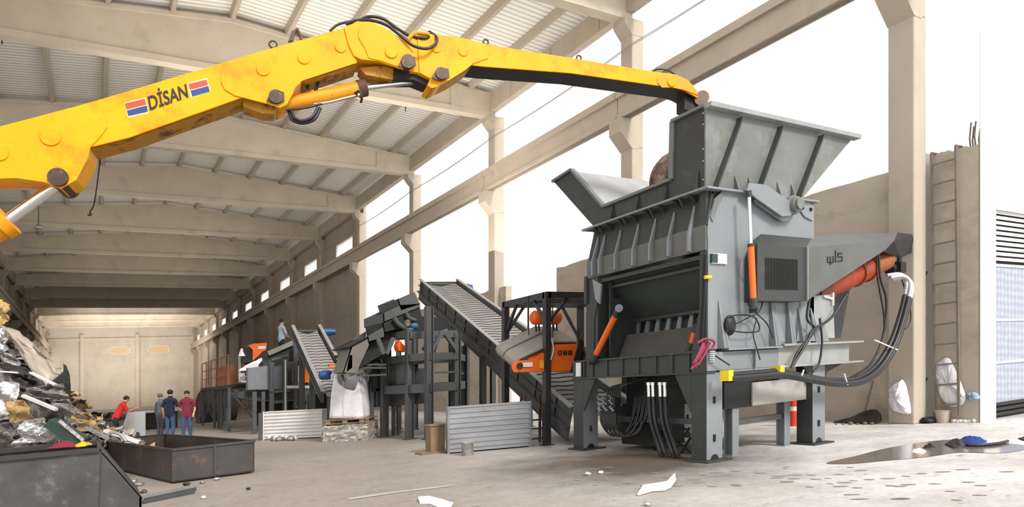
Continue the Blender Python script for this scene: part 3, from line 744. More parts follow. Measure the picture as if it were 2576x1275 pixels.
# the three cut letters: w l s
def strokes(parent, segs, y, t, name, m):
    g = MB()
    for (a, b) in segs: g.bar(aty(a[0], a[1], y), aty(b[0], b[1], y), .015, t, (0, 1, 0)) if False else g.bar(aty(a[0], a[1], y), aty(b[0], b[1], y), t, .012, (0, 1, 0))
    g.build(name, m, parent)
yy = HY - .006
strokes(hd, [((2082, 645), (2082, 660)), ((2089, 645), (2089, 661)), ((2096, 644), (2096, 660)), ((2082, 660), (2096, 660)), ((2089, 661), (2089, 666))], yy, .02, 'letter_w', 'dark')
strokes(hd, [((2102, 630), (2102, 660))], yy, .022, 'letter_l', 'dark')
strokes(hd, [((2119, 637), (2108, 637)), ((2108, 636), (2108, 647)), ((2108, 646), (2119, 645)), ((2118, 645), (2118, 656)), ((2119, 656), (2107, 657))], yy, .022, 'letter_s', 'dark')
# red drive drum under the hood
a, b = aty(2062, 722, YA + .25), aty(2222, 655, YA + .25); d = (b - a).normalized(); Ld = (b - a).length
g = MB(); r = .27
g.tube([a, a + d * .04, a + d * Ld * .28, a + d * Ld * .29, a + d * Ld * .35, a + d * Ld * .36, a + d * Ld * .7], [r * .9, r, r, r * 1.05, r * 1.05, r * .98, r * .94], 28)
dm = g.build('drive_motor', 'redor', S)
MB().tube([a + d * Ld * .68, a + d * Ld * .72, a + d * (Ld + .05)], [r * .96, r * .86, r * .82], 28).build('motor_end', 'brownor', dm)
g = MB()
for u in (.3, .5, .68): g.tube([a + d * Ld * u, a + d * (Ld * u + .03)], [r * 1.06] * 2, 28)
g.build('band', 'redor', dm)
g = MB(); p = a + Vector((-.15, 0, -.2)); g.box((p.x - .15, YA + .0, p.z - .1), (p.x + .25, YA + .5, p.z + .25)); g.build('motor_foot', mat('dark red bracket', (.16, .03, .02), .5), S)
pp = aty(2095, 752, YA - .05); MB().bar(aty(2072, 745, YA - .05), pp, .03, .03).bar(pp + Vector((0, 0, .12)), pp + Vector((0, 0, -.12)), .035, .035).build('white_bracket', 'white', S)
# fluid coupling hub at drum tip
hb = aty(2262, 672, YA + .1)
g = MB().cyl(hb + Vector((-.18, .1, -.05)), hb + Vector((.12, .1, .05)), .11).box(tuple(hb + Vector((-.08, -.08, -.12))), tuple(hb + Vector((.12, .1, .1)))).cyl(hb + Vector((.0, .0, .08)), hb + Vector((.02, 0, .24)), .05)
g.build('hydraulic_swivel', 'dark', S)
# rear side plate and base of the drive
g = MB(); g.slab([ly(2075, 770, .5), ly(2140, 715, .5), ly(2115, 850, .5), ly(2060, 852, .5)], (0, .04, 0)); g.slab([ly(1945, 768, .02), ly(2028, 735, .02), ly(2100, 740, .02), ly(2085, 852, .02), ly(1945, 862, .02)], (0, .05, 0)); g.build('drive_support', 'shred', S)
g = MB(); g.slab([ly(2040, 745, -.02), ly(2095, 740, -.02), ly(2100, 850, -.02), ly(2030, 850, -.02)], (0, .03, 0)); g.build('drive_support', 'shredbeam', S)
for (x, t, w) in ((2008, 748, 26), (2030, 790, 22), (2062, 790, 24), (1945, 765, 30)):
    MB().slab([ly(x - 4, 858, -.04), ly(x + w, 858, -.14), ly(x + 4, t, -.02)], (.02, .02, 0)).build('gusset', 'shredlt', S)
# control boxes on the side plate
MB().box(tuple(ly(1792, 662, -.06)), tuple(ly(1824, 640, -.02))).build('junction_box', 'label', S)
MB().box(tuple(ly(1792, 660, -.07)), tuple(ly(1800, 640, -.02))).build('junction_box', 'green', S)
MB().cyl(ly(1774, 697, -.05), ly(1788, 697, -.05), .03).build('warning_beacon', 'yel', S)
g = MB()
for i in range(6): p = ly(1790, 884 + i * 5, -.05); g.box((p.x - .05, p.y - .015, p.z - .008), (p.x + .06, p.y, p.z + .008))
g.build('terminal_strip', 'sheet', S)
# hydraulic hoses: looping bundle at right
def hose(pts, r, m='black', name='hydraulic_hose', par=S): return MB().tube(arcpts(pts, 7), r, 8).build(name, m, par)
for i, (dx, dy, dz) in enumerate(((0, 0, 0), (0, -.07, -.05), (.1, .02, -.02), (.08, -.06, -.08))):
    o = Vector((dx * .9, dy, dz))
    P = [aty(px, py, YA - .32) + o for px, py in ((1830, 944), (1900, 938), (1962, 934), (2030, 947), (2100, 957), (2160, 950), (2205, 918), (2240, 862), (2262, 800), (2277, 742))]
    for q in P[:3]: q.x -= dx * .5
    hose(P, .048)
    e0 = P[-1]; e = [e0, e0 + Vector((.06, 0, .18)), e0 + Vector((.10, .05, .34)), e0 + Vector((.0, .12, .43)), e0 + Vector((-.2, .25, .42))]
    MB().tube(arcpts(e, 6), .042, 10).build('hose_elbow', 'sheet', S)
for (px, py) in ((1826, 944), (1955, 932)):
    p = aty(px, py, YA - .32); MB().box((p.x - .05, p.y - .1, p.z - .09), (p.x + .06, p.y + .08, p.z + .08)).build('hose_clamp', 'yel', S)
for pts, r in (([(2040, 735), (2030, 800), (2050, 830), (2010, 880), (1990, 925)], .022), ([(2210, 640), (2215, 700), (2230, 760), (2220, 850), (2190, 915), (2140, 950)], .022), ([(2205, 640), (2208, 700), (2222, 780), (2226, 830)], .018),
               ([(2130, 740), (2090, 800), (2045, 830), (2030, 860), (1995, 918)], .026), ([(2062, 800), (2068, 860), (2060, 915), (2045, 935)], .02), ([(2268, 700), (2290, 780), (2285, 820), (2255, 840)], .012)):
    hose([aty(x, y, YA - .22) for x, y in pts], r)
for pts, r in (([(1882, 630), (1880, 670), (1900, 705), (1918, 735), (1912, 780), (1880, 800), (1840, 820), (1828, 825)], .011), ([(1881, 750), (1885, 770), (1905, 790), (1930, 815), (1945, 850)], .011), ([(1828, 838), (1832, 800), (1870, 792), (1900, 800), (1910, 830), (1880, 836), (1840, 832)], .012), ([(1800, 895), (1815, 905), (1835, 918)], .012), ([(1904, 800), (1895, 840), (1905, 880), (1912, 905)], .01)):
    hose([aty(x, y, YA - .16) for x, y in pts], r, 'dark', 'control_cable')
MB().ell(aty(1836, 818, YA - .1), (.13, .07, .17), 12, 8).build('cable_coil', 'dark', S)
for dx in (0, 8): hose([atx(1777 - dx, 640, XA - .02), atx(1775 - dx, 720, XA - .02), atx(1771 - dx, 800, XA - .02), atx(1768 - dx, 870, XA - .02)], .011, 'black', 'control_cable')
g = MB()                                                         # zip tie ends and bundle ties
for a, b in (((2200, 855), (2258, 880)), ((2022, 930), (2015, 950)), ((2124, 940), (2132, 968))): g.bar(aty(*a, YA - .42), aty(*b, YA - .42), .02, .02)
g.build('cable_tie', 'label', S)
rg = random.Random(4); g = MB()
for i in range(9):
    o = rg.uniform(-.05, .05); pts = [aty(1776 + rg.uniform(-10, 12), 862 + rg.uniform(-6, 5), YA - .08), aty(1766 + rg.uniform(-10, 14), 885, YA - .1 + o), aty(1752 + rg.uniform(-8, 10), 912, YA - .1 + o), aty(1743 + rg.uniform(-6, 8), 928 - rg.uniform(0, 12), YA - .08)]
    g.tube(arcpts(pts, 5), .014, 6)
g.tube(arcpts([aty(1755, 862, YA - .14), aty(1775, 852, YA - .14), aty(1797, 860, YA - .14), aty(1790, 880, YA - .12)], 5), .02, 6)
tag(g.build('rope_bundle', 'pink'), 'bundle of dark pink rope hanging at the front corner of the shredder frame', 'rope')
# underside: discharge box, side plate, hanging hoses, valve block, props
g = MB(); g.box((9.1, 8.35, .9), (11.0, 10.5, 1.46)); g.build('discharge_chute', 'dark', S)
g = MB(); p0, p1 = ly(1822, 962, .15), ly(1893, 1022, .15); g.box((p0.x, YA + .15, p1.z), (p1.x, YA + .5, p0.z)); g.build('electric_box', 'dark', S)
g = MB(); g.slab([ly(1893, 962, .12), ly(2035, 948, .12), ly(2038, 1003, .12), ly(1893, 1020, .12)], (0, .04, 0)); g.build('guard_plate', mat('pale guard plate', (.42, .40, .37), .5, var=.1, scale=3, col2=(.2, .17, .15), amt=.6, s2=4, edge=.66), S)
for px in (1632, 1643, 1661, 1673):
    a = atx(px, 968, XA + .35); b = atx(px + 1, 998, XA + .35); c = atx(px + 6, 1060, XA + .3); d = atx(px + 26, 1125, XA + .1); e = atx(px + 34, 1150, XA + .1)
    hose([b, c, d, e], .042, 'black', 'hanging_hose')
    MB().cyl(a, b, .038).cyl(a + Vector((0, 0, .05)), a, .05).build('hose_fitting', 'chrome', S)
vb = thing('valve_block', None, None, (0, 0, 0)); bpy.data.objects.remove(vb)
g = MB(); p = atx(1525, 1028, XA + .1)
g.box((p.x, p.y - .25, p.z - .08), (p.x + .25, p.y + .2, p.z + .05)); g.box((p.x + .05, p.y - .2, p.z + .05), (p.x + .2, p.y + .15, p.z + .22))
vbk = g.build('valve_block', 'dark', S)
g = MB()
for i in range(8):
    for z, r in ((.1, .022), (-.02, .03), (.2, .016)): q = p + Vector((-.03 + .02 * (i % 3), -.26 + .065 * i + z * .2, z + .03 * ((i * 7) % 3))); g.cyl(q, q + Vector((-.04, 0, 0)), r * .55, n=8)
g.build('valve_cap', 'sheet', vbk)
rg = random.Random(9)
for i in range(12):
    q = p + Vector((.05, -.22 + .04 * i, -.05)); hose([q, q + Vector((.0, -.02, -.25)), q + Vector((.1, -.1 - .05 * (i % 3), -.48)), q + Vector((.2, -.35 - .06 * (i % 4), -.42)), q + Vector((.35, -.5, -.1 - .05 * (i % 3))), q + Vector((.5, -.45, .25))], .022, 'black', 'supply_hose')
for i in range(7):
    q = p + Vector((.15, -.2 + .06 * i, .2)); hose([q, q + Vector((.05, -.05, .2)), q + Vector((.1, -.3 - .05 * i, .3)), q + Vector((.3, -.5, .36))], .02, 'black', 'supply_hose')
g = MB(); g.box((9.15, 9.7, .08), (9.9, 10.7, .9)); g.build('pump_unit', 'dark', S)
for (px, py, z1) in ((1840, 1145, 1.0), (1970, 1120, 1.0)):
    q = atg(px, py); g = MB(); g.ibeam((q.x, q.y, .02), (q.x, q.y, 1.0), .16, .18, .02, (0, 1, 0)); g.box((q.x - .12, q.y - .12, 0), (q.x + .12, q.y + .12, .02)); g.build('support_prop', 'shredlt', S)
q0, q1 = atg(1720, 1095), atg(1840, 1145)
MB().bar((9.4, 8.1, .55), (10.9, 8.2, .55), .08, .1).bar((9.0, 8.2, .6), (9.0, 10.6, .6), .1, .1).build('cross_tie', 'frame', S)
for (a, b) in (((1655, 1075), (1700, 1150)), ((1735, 1075), (1690, 1145)), ((1620, 1095), (1660, 1150)), ((1738, 1100), (1712, 1145)), ((1655, 1075), (1740, 1140)), ((1600, 1070), (1735, 1080)), ((1600, 1095), (1735, 1098))):
    MB().bar(atx(*a, XA + .9), atx(*b, XA + .6), .035, .035).build('truss_bar', 'dark', S)
# ================================================================ YELLOW HANDLER ARM
AP, AB = Vector((-1.35, 11.4, 0)), Vector((9.8, 9.2, 0))
AU = (AB - AP).normalized(); AN = Vector((-AU.y, AU.x, 0))        # AN points away from the camera
AW = .5
def ap(px, py, o=0.0):
    P = AP + AN * (o - AW / 2); return atplane(px, py, P, AN)
ft = ap(-520, 560)
arm = thing('handler_arm', 'long yellow articulated handler arm reaching from the left edge into the shredder hopper', 'crane arm', (ft.x, ft.y, 0))
boom = [(-520, 480), (-220, 378), (0, 317), (176, 271), (300, 235), (597, 146), (864, 71), (898, 54), (939, 56), (977, 75), (1002, 94), (1010, 104), (990, 160), (952, 152), (901, 147), (898, 157), (814, 185), (760, 201), (741, 220), (732, 241), (720, 261), (704, 268), (676, 258), (616, 243), (326, 346), (226, 371), (221, 397), (191, 452), (151, 472), (110, 457), (40, 447), (-60, 450), (-220, 475), (-520, 600)]
MB().slab([ap(*p) for p in boom], AN * AW).build('boom', 'yellow', arm, bevel=.012)
bm_ = arm.children[0]
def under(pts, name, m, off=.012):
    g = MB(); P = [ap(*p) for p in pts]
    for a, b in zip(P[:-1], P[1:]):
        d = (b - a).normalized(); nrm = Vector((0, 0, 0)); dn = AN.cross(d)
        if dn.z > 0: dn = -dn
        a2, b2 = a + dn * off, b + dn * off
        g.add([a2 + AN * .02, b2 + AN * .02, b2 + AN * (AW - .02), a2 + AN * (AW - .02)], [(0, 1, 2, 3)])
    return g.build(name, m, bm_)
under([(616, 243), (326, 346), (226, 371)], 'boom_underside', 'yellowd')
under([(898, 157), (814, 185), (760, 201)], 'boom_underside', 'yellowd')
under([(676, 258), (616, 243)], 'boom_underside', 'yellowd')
def plate(pts, o, name, m='yellow', t=.02):
    pl = MB().slab([ap(*p, -o) for p in pts], AN * t)
    return pl.build(name, m, bm_, bevel=.006)
plate([(603, 144), (575, 158), (557, 183), (555, 205), (566, 225), (590, 240), (676, 262), (704, 271), (722, 263), (734, 241), (743, 220), (760, 203), (800, 190), (898, 158), (864, 70)], .02, 'side_plate')
plate([(866, 71), (898, 53), (939, 56), (977, 74), (1002, 93), (1023, 108), (1041, 133), (1050, 157), (1040, 179), (1002, 171), (952, 154), (908, 149), (890, 140), (877, 112)], .045, 'elbow_plate', t=.03)
plate([(912, 62), (939, 58), (977, 76), (1002, 95), (1022, 110), (1039, 135), (1047, 157), (1038, 176), (1002, 168), (960, 153), (928, 146), (918, 122), (902, 94), (902, 74)], .06, 'elbow_plate', t=.02)
plate([(-300, 400), (0, 318), (176, 271), (235, 292), (270, 318), (258, 336), (227, 371), (222, 397), (192, 453), (152, 475), (110, 458), (40, 448), (-60, 451), (-300, 500)], .02, 'side_plate')
# far elbow cheek
MB().slab([ap(*p, AW) for p in ((866, 71), (898, 53), (939, 56), (1002, 93), (1041, 133), (1050, 157), (1040, 179), (952, 154), (890, 140))], AN * .03).build('elbow_plate', 'yellow', bm_)
# dark lug between cheeks
MB().slab([ap(*p, .1) for p in ((905, 170), (960, 165), (990, 172), (988, 200), (920, 188))], AN * .3).build('elbow_lug', 'yellowd', arm)
MB().slab([ap(*p, .1) for p in ((990, 168), (1060, 190), (1092, 203), (1072, 213), (1040, 200), (988, 200))], AN * .3).build('elbow_lug', 'under', arm)
MB().slab([ap(*p, .1) for p in ((610, 250), (690, 262), (700, 272), (690, 286), (660, 285), (612, 268))], AN * .3).build('cylinder_lug', 'yellowd', arm)
# stick
def as_(px, py, o=0.0): return ap(px, py, o + .03)
stick = [(985, 120), (1030, 100), (1060, 83), (1100, 86), (1164, 95), (1230, 112), (1411, 141), (1622, 176), (1700, 187), (1732, 201), (1753, 226), (1759, 240), (1754, 246), (1721, 228), (1700, 222), (1435, 184), (1223, 168), (1185, 164), (1170, 176), (1135, 198), (1100, 217), (1085, 221), (1074, 215), (1082, 198), (1049, 182), (1018, 178), (990, 160)]
st = MB().slab([as_(*p) for p in stick], AN * (AW - .06)).build('stick', 'yellow', arm, bevel=.01)
bm_ = st
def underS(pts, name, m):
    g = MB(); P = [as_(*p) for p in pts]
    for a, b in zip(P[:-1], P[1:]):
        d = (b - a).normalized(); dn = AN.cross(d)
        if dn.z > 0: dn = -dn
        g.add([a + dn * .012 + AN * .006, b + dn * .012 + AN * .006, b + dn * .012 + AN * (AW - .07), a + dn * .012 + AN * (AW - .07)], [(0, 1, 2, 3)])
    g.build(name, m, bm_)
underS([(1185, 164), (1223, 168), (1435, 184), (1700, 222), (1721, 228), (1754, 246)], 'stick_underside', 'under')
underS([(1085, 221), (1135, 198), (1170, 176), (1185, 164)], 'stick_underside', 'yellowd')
def plateS(pts, o, t=.02, m='yellow'): return MB().slab([as_(*p, -o) for p in pts], AN * t).build('side_plate', m, bm_, bevel=.006)
plateS([(1050, 88), (1100, 87), (1164, 96), (1205, 108), (1232, 128), (1228, 146), (1190, 160), (1170, 177), (1135, 199), (1100, 218), (1085, 222), (1076, 214), (1083, 198), (1055, 182)], .02)
plateS([(1672, 187), (1700, 188), (1732, 202), (1752, 227), (1757, 240), (1721, 226), (1690, 220), (1666, 220), (1654, 208), (1654, 196)], .015, m='yellow2')
for (x, y, r, par, f) in ((127, 343, .125, arm.children[0], ap), (-2, 385, .1, arm.children[0], ap), (662, 174, .095, arm.children[0], ap), (765, 145, .095, arm.children[0], ap), (857, 117, .09, arm.children[0], ap), (1098, 118, .09, st, as_), (1166, 128, .085, st, as_), (1690, 206, .085, st, as_), (985, 130, .1, arm.children[0], ap)):
    o = .075 if x == 985 else .03
    c = f(x, y, -o); MB().tube([c + AN * .02, c - AN * .002, c - AN * .007], [r, r, r * .93], 26).build('boss', 'yellow', par)
# pins and keepers
for (x, y, r, o) in ((147, 447, .15, .03), (694, 245, .125, .03), (1025, 157, .135, .08), (1109, 187, .12, .03)):
    c = ap(x, y, -o); g = MB().cyl(c - AN * .05, c + AN * (AW + .1), r * .8, n=22); pn = g.build('pivot_pin', 'pin', arm)
    MB().slab([ap(x - 24, y + 8, -o - .03), ap(x - 8, y - 18, -o - .03), ap(x + 20, y - 14, -o - .03), ap(x + 22, y + 8, -o - .03), ap(x, y + 16, -o - .03)], AN * .02).build('pin_keeper', 'pin', pn)
# cylinders
def cylr(a, b, rb, par, caps=True):
    o = MB().cyl(a, b, rb, n=26).build('hydraulic_cylinder', 'yellow2', par); d = (b - a).normalized()
    MB().cyl(b - d * .1, b + d * .03, rb * 1.16, n=26).build('gland', 'rust' if rb < .13 else 'yellow2', o); return o
h = AW / 2
a, b, c = ap(700, 268, h), ap(916, 221, h), ap(1085, 199, h)
cy = cylr(a, b, .115, arm); MB().cyl(b, c, .042).build('rod', 'chrome', cy)
a, b, c = ap(-330, 760, h), ap(18, 556, h), ap(146, 462, h)
cy = cylr(a, b, .185, arm); MB().cyl(b, c, .075).build('rod', 'chrome', cy)
g = MB()
for u in (0, .12): g.cyl(b.lerp(a, .03 + u), b.lerp(a, .05 + u), .2, n=24)
g.build('band', 'yellow2', cy)
# pipes and hoses
def ah(pts, r, m='black', name='hydraulic_hose'): return MB().tube(arcpts([ap(x, y, o) for x, y, o in pts], 8), r, 8).build(name, m, arm)
ah([(727, 280, .05), (735, 300, .0), (760, 309, 0), (790, 300, 0), (806, 272, .05)], .028)
ah([(733, 278, .0), (742, 296, -.05), (762, 303, -.05), (785, 294, -.05), (800, 270, 0)], .022)
ah([(718, 276, 0), (760, 272, -.02), (790, 266, -.02), (815, 258, 0)], .02, 'pin', 'hydraulic_pipe')
ah([(790, 262, 0), (830, 256, -.02), (870, 246, -.02), (905, 238, 0)], .018, 'chrome', 'hydraulic_pipe')
ah([(800, 195, .3), (799, 215, .2), (792, 232, .2)], .025); ah([(776, 205, .3), (774, 222, .2)], .025)
ah([(893, 235, 0), (905, 230, -.1), (910, 245, -.1), (908, 258, -.05)], .02)
ah([(898, 54, .2), (930, 42, .1), (965, 48, .1), (1000, 72, .1), (1035, 92, .05), (1070, 96, .0), (1092, 88, .1)], .025)
ah([(870, 60, .15), (920, 50, .05), (970, 62, .0), (1010, 92, -.08), (1040, 115, -.1), (1075, 122, -.1), (1096, 110, -.05), (1098, 94, .0), (1080, 80, .1)], .025)
ah([(830, 78, .2), (850, 62, .2), (880, 54, .2), (905, 50, .2)], .02)
ah([(1025, 100, .0), (1045, 83, .0), (1080, 86, .0)], .03, 'yellow2', 'hose_guard')
ah([(1640, 182, .2), (1655, 174, .1), (1680, 177, .1), (1698, 187, .1)], .015)
MB().slab([ap(x, y, .2) for x, y in ((725, 104), (733, 80), (745, 70), (752, 74), (742, 84), (738, 100))], AN * .06).build('hose_bracket', 'pin', arm)
MB().slab([ap(x, y, .15) for x, y in ((745, 72), (750, 70), (762, 96), (756, 99))], AN * .06).build('hose_bracket', 'rust', arm)
g_ = [(687, 112, .055), (1222, 106, .045), (1456, 146, .045)]
for x, y, r in g_:
    c = ap(x, y, .25); pts = [c + (AU * math.cos(t) + Vector((0, 0, 1)) * math.sin(t)) * r for t in [2 * math.pi * i / 14 - .0 for i in range(15)]]
    MB().tube(pts, .014, 6).build('lifting_eye', 'pin', arm)
MB().cyl(ap(1080, 82, .2), ap(1080, 92, .2), .05).build('hose_coupling', 'pin', arm)
# decals: flag, name, flag
def decal(c4, name, m, o=.004):
    MB().slab([ap(*p, -o) for p in c4], AN * .003).build(name, m, arm)
decal([(313, 258), (366, 245), (374, 284), (322, 296)], 'decal_ground', 'flagwhite', .002)
decal([(314, 260), (364, 248), (368, 263), (318, 276)], 'decal_red_stripe', 'flagred')
decal([(319, 278), (369, 265), (372, 281), (323, 292)], 'decal_blue_stripe', 'flagblue')
decal([(471, 209), (521, 196), (530, 230), (480, 246)], 'decal_ground', 'flagwhite', .002)
decal([(474, 211), (520, 200), (523, 214), (478, 226)], 'decal_red_stripe', 'flagred')
decal([(479, 228), (524, 216), (528, 230), (484, 243)], 'decal_blue_stripe', 'flagblue')
cu = bpy.data.curves.new('lettering', 'FONT'); cu.body = 'D\u0130SAN'; cu.offset = .022
to = bpy.data.objects.new('lettering', cu); C.objects.link(to)
dg = bpy.context.evaluated_depsgraph_get(); me = bpy.data.meshes.new_from_object(to.evaluated_get(dg)); bpy.data.objects.remove(to)
xs_ = [v.co.x for v in me.vertices]; x0, x1 = min(xs_), max(xs_); cap = .69
L0, L1, U0 = ap(377, 277, -.004), ap(474, 244, -.004), ap(371, 244, -.004)
ex, ez = (L1 - L0), (U0 - L0)
g = MB(); g.v = [L0 + ex * ((v.co.x - x0) / (x1 - x0)) + ez * (v.co.y / cap * 1.0) for v in me.vertices]
g.f = [list(p.vertices) for p in me.polygons]; g.sm = [False] * len(g.f)
base = list(g.v); g.add([p - AN * .004 for p in base], [list(f) for f in g.f[:]])
g.build('lettering', 'ink', arm)
# small smears of chipped paint along the seams
# grapple hanging from the tip into the hopper
tip = ap(1752, 248, h)
gp = atd(1668, 412, 12.75)
MB().slab([ap(x, y, .12) for x, y in ((1722, 232), (1757, 240), (1772, 262), (1775, 285), (1722, 275))], AN * .26).build('stick_head', 'under', arm)
MB().cyl(ap(1765, 246, .0), ap(1768, 246, .5), .13, n=20).build('tip_pin', mat('pale rusted pin', (.42, .30, .24), .5, .3, var=.2, scale=6), arm)
hd_ = Vector((gp.x + .55, gp.y - .25, 5.35))
g = MB().cyl(hd_ + Vector((0, 0, -.3)), hd_ + Vector((0, 0, .3)), .16).cyl(hd_ + Vector((0, 0, .25)), ap(1757, 262, h), .09)
gr = g.build('grapple', 'dark', arm)
for i in range(5):
    t = 2 * math.pi * i / 5 + 2.55; dv = Vector((math.cos(t), math.sin(t), 0))
    pts = [hd_ + dv * .15 + Vector((0, 0, .05)), hd_ + dv * .42 + Vector((0, 0, .12)), hd_ + dv * .62 + Vector((0, 0, -.15)), hd_ + dv * .60 + Vector((0, 0, -.45)), hd_ + dv * .35 + Vector((0, 0, -.75)), hd_ + dv * .12 + Vector((0, 0, -.85))]
    pp = arcpts(pts, 4); n = len(pp)
    MB().tube(pp, [.09 + .11 * math.sin(math.pi * min(1, k / n * 1.05)) for k in range(n)], 8).build('grapple_claw', 'rust', gr)
# slewing pedestal outside the left edge, carrying the boom foot
f0 = ap(-470, 560, h)
g = MB(); g.box((f0.x - .8, f0.y - .7, 0), (f0.x + .6, f0.y + .7, 1.2)); g.cyl((f0.x, f0.y, 1.2), (f0.x, f0.y, 1.9), .55); g.slab([(f0.x - .6, f0.y - .35, 1.9), (f0.x + .6, f0.y - .35, 1.9), (f0.x + .3, f0.y - .35, f0.z + .2), (f0.x - .3, f0.y - .35, f0.z + .2)], (0, .7, 0))
g.build('pedestal', 'yellow2', arm)
# ================================================================ LARGE CONVEYOR
def conveyor(name, label, T0, e1, L, W, H, chev, par_extra=None, lipw=.06, legs=(), ribs=.42, motor=None):
    """T0 = upper end of the camera-side lip, e1 = downhill direction, W along the cross direction"""
    e1 = Vector(e1).normalized(); e2 = Vector((-e1.y, e1.x, 0)).normalized()
    if e2.x < 0: e2 = -e2
    e3 = e2.cross(e1); e3 = e3 if e3.z > 0 else -e3
    foot = T0 + e1 * L
    t = thing(name, label, 'conveyor', (foot.x, foot.y, max(0, foot.z - H)), 'conveyors')
    for s, o in (('near', 0.0), ('far', W)):
        p = T0 + e2 * o; q = p + e1 * L
        g = MB(); g.bar(p - e3 * (H * .30), q - e3 * (H * .30), .02, H * .62, e3)
        f = g.build('side_frame', 'frame', t)
        so = -1 if o == 0 else 1
        MB().bar(p + e2 * so * .02, q + e2 * so * .02, lipw * 2, .03, e3).build('top_lip', 'framelt', f)
        g = MB(); g.bar(p - e3 * (H * .62) + e2 * so * .05, q - e3 * (H * .62) + e2 * so * .05, .14, .025, e3).bar(p - e3 * (H * .30) + e2 * so * .04, q - e3 * (H * .30) + e2 * so * .04, .1, .02, e3)
        g.build('channel_flange', 'frame', f)
        n = int(L / (ribs * 3))
        for i in range(n + 1):
            c = p + e1 * (L * (i + .3) / (n + 1)) + e2 * so * .04; MB().bar(c - e3 * .02, c - e3 * H * .62, .02, .12, e1).build('stiffener', 'frame', f)
        MB().bar(p - e3 * H, q - e3 * H, .10, .03, e3).bar(p - e3 * (H * .8), q - e3 * (H * .8), .03, H * .38, e3).build('lower_rail', 'frame', f)
    p = T0 + e2 * .10 - e3 * .14; q = p + e1 * L; w = e2 * (W - .2)
    mid = w / 2 - e3 * .10
    g = MB()
    for a, b in ((Vector(), mid), (mid, w)): g.add([p + a, p + b, q + b, q + a, p + a - e3 * .02, p + b - e3 * .02, q + b - e3 * .02, q + a - e3 * .02], [(0, 1, 2, 3), (7, 6, 5, 4), (0, 4, 5, 1), (2, 6, 7, 3), (1, 5, 6, 2), (3, 7, 4, 0)])
    b = g.build('belt', 'belt', t)
    g = MB(); n = int(L / chev)
    for i in range(n):
        c = p + e1 * (chev * (i + .2)) + e3 * .012
        pts = [c + w * u + e1 * (-.9 * chev * math.sin(math.pi * u)) - e3 * .10 * (1 - abs(2 * u - 1)) for u in (0.02, .15, .3, .5, .7, .85, .98)]
        g.tube(pts, .016, 5)
    g.build('belt_cleats', 'belt_rib', b)
    g = MB().cyl(T0 + e2 * .06 + e1 * .15 - e3 * .22, T0 + e2 * (W - .06) + e1 * .15 - e3 * .22, .14, n=16); g.build('head_drum', 'dark', t)
    if motor:
        mp, r, l, m = motor
        MB().cyl(mp, mp + e2 * l * .75, r).cyl(mp + e2 * l * .75, mp + e2 * l, r * .8).build('motor', m, t)
    for (u, side, zb) in legs:
        c = T0 + e1 * (L * u) + e2 * (0 if side == 0 else W) - e3 * H
        g = MB(); g.ibeam((c.x, c.y, 0), (c.x, c.y, c.z + .1), .16, .16, .02, (0, 1, 0)); g.box((c.x - .14, c.y - .14, 0), (c.x + .14, c.y + .14, .02)); g.build('leg', 'frame', t)
    return t, e1, e2, e3
T0 = Vector((11.1, 25.2, 5.68)); a97 = math.radians(9.7)
E1 = Vector((-math.sin(a97), -math.cos(a97), -.36))
mc, E1, E2, E3 = conveyor('belt_conveyor', 'long inclined grey conveyor climbing from under the shredder to the screening tower', T0, E1, 14.3, 1.5, .78, .30,
    legs=((.12, 0, 0), (.12, 1, 0), (.34, 0, 0), (.34, 1, 0), (.58, 0, 0), (.58, 1, 0)), motor=(T0 + Vector((1.7, .05, -.35)), .2, .6, 'blue'))
g = MB()
MB().bar(T0 + E1 * 2 - E3 * .7 + E2 * .2, T0 + E1 * 2 - E3 * .7 + E2 * 1.3, .1, .1).build('cross_member', 'frame', mc)

# ================================================================ SCREENING TOWER
tw = thing('screening_tower', 'dark steel screening tower with stepped chutes below the top of the long conveyor', 'screening tower', (8.2, 19, 0))
posts = [atg(967, 1100), atg(1030, 1105), atg(1079, 1105)]
def post(p, z1, w=.2, m='frame', par=tw):
    g = MB(); g.ibeam((p.x, p.y, .0), (p.x, p.y, z1), w, w, .02, (1, 0, 0)); g.box((p.x - w * .8, p.y - w * .8, 0), (p.x + w * .8, p.y + w * .8, .03)); return g.build('post', m, par)
zt = [aty(967, 850, posts[0].y).z, aty(1030, 838, posts[1].y).z, aty(1079, 770, posts[2].y).z]
for p, z in zip(posts, zt): post(p, z)
pD = aty(1148, 1075, 17.6); pE = aty(1045, 1075, 21.0); pF = aty(1167, 1060, 20); pG = aty(1003, 1075, 22)
post(pD, aty(1148, 838, pD.y).z); post(pE, aty(1045, 850, 21).z, .14); post(pF, aty(1167, 870, 20).z, .16); post(pG, 3.0, .14); post(Vector((7.3, 21.5, 0)), 2.9, .16)
P0, P1, P2 = posts
def beam(a, za, b, zb, w=.12, h=.2, par=tw, m='frame', name='beam'): return MB().bar((a.x, a.y, za), (b.x, b.y, zb), w, h, (0, 0, 1)).build(name, m, par)
z1 = aty(1060, 897, P2.y).z; z2 = aty(1060, 977, P2.y).z; z3 = aty(1060, 838, P2.y).z
for a, b in ((P0, P1), (P1, P2), (P2, pD), (pD, pF), (P0, pG), (pE, pF), (P2, pE)):
    beam(a, z1, b, z1); beam(a, z2, b, z2, .12, .24)
beam(P1, z3, pD, z3); beam(P0, zt[0], P1, zt[1]); beam(P2, aty(1079, 938, P2.y).z, pD, aty(1079, 938, P2.y).z, .05, .05); beam(pD, aty(1148, 938, P2.y).z, pF, aty(1148, 938, P2.y).z, .05, .05)
def yy(px, py, y=18.2): return aty(px, py, y)
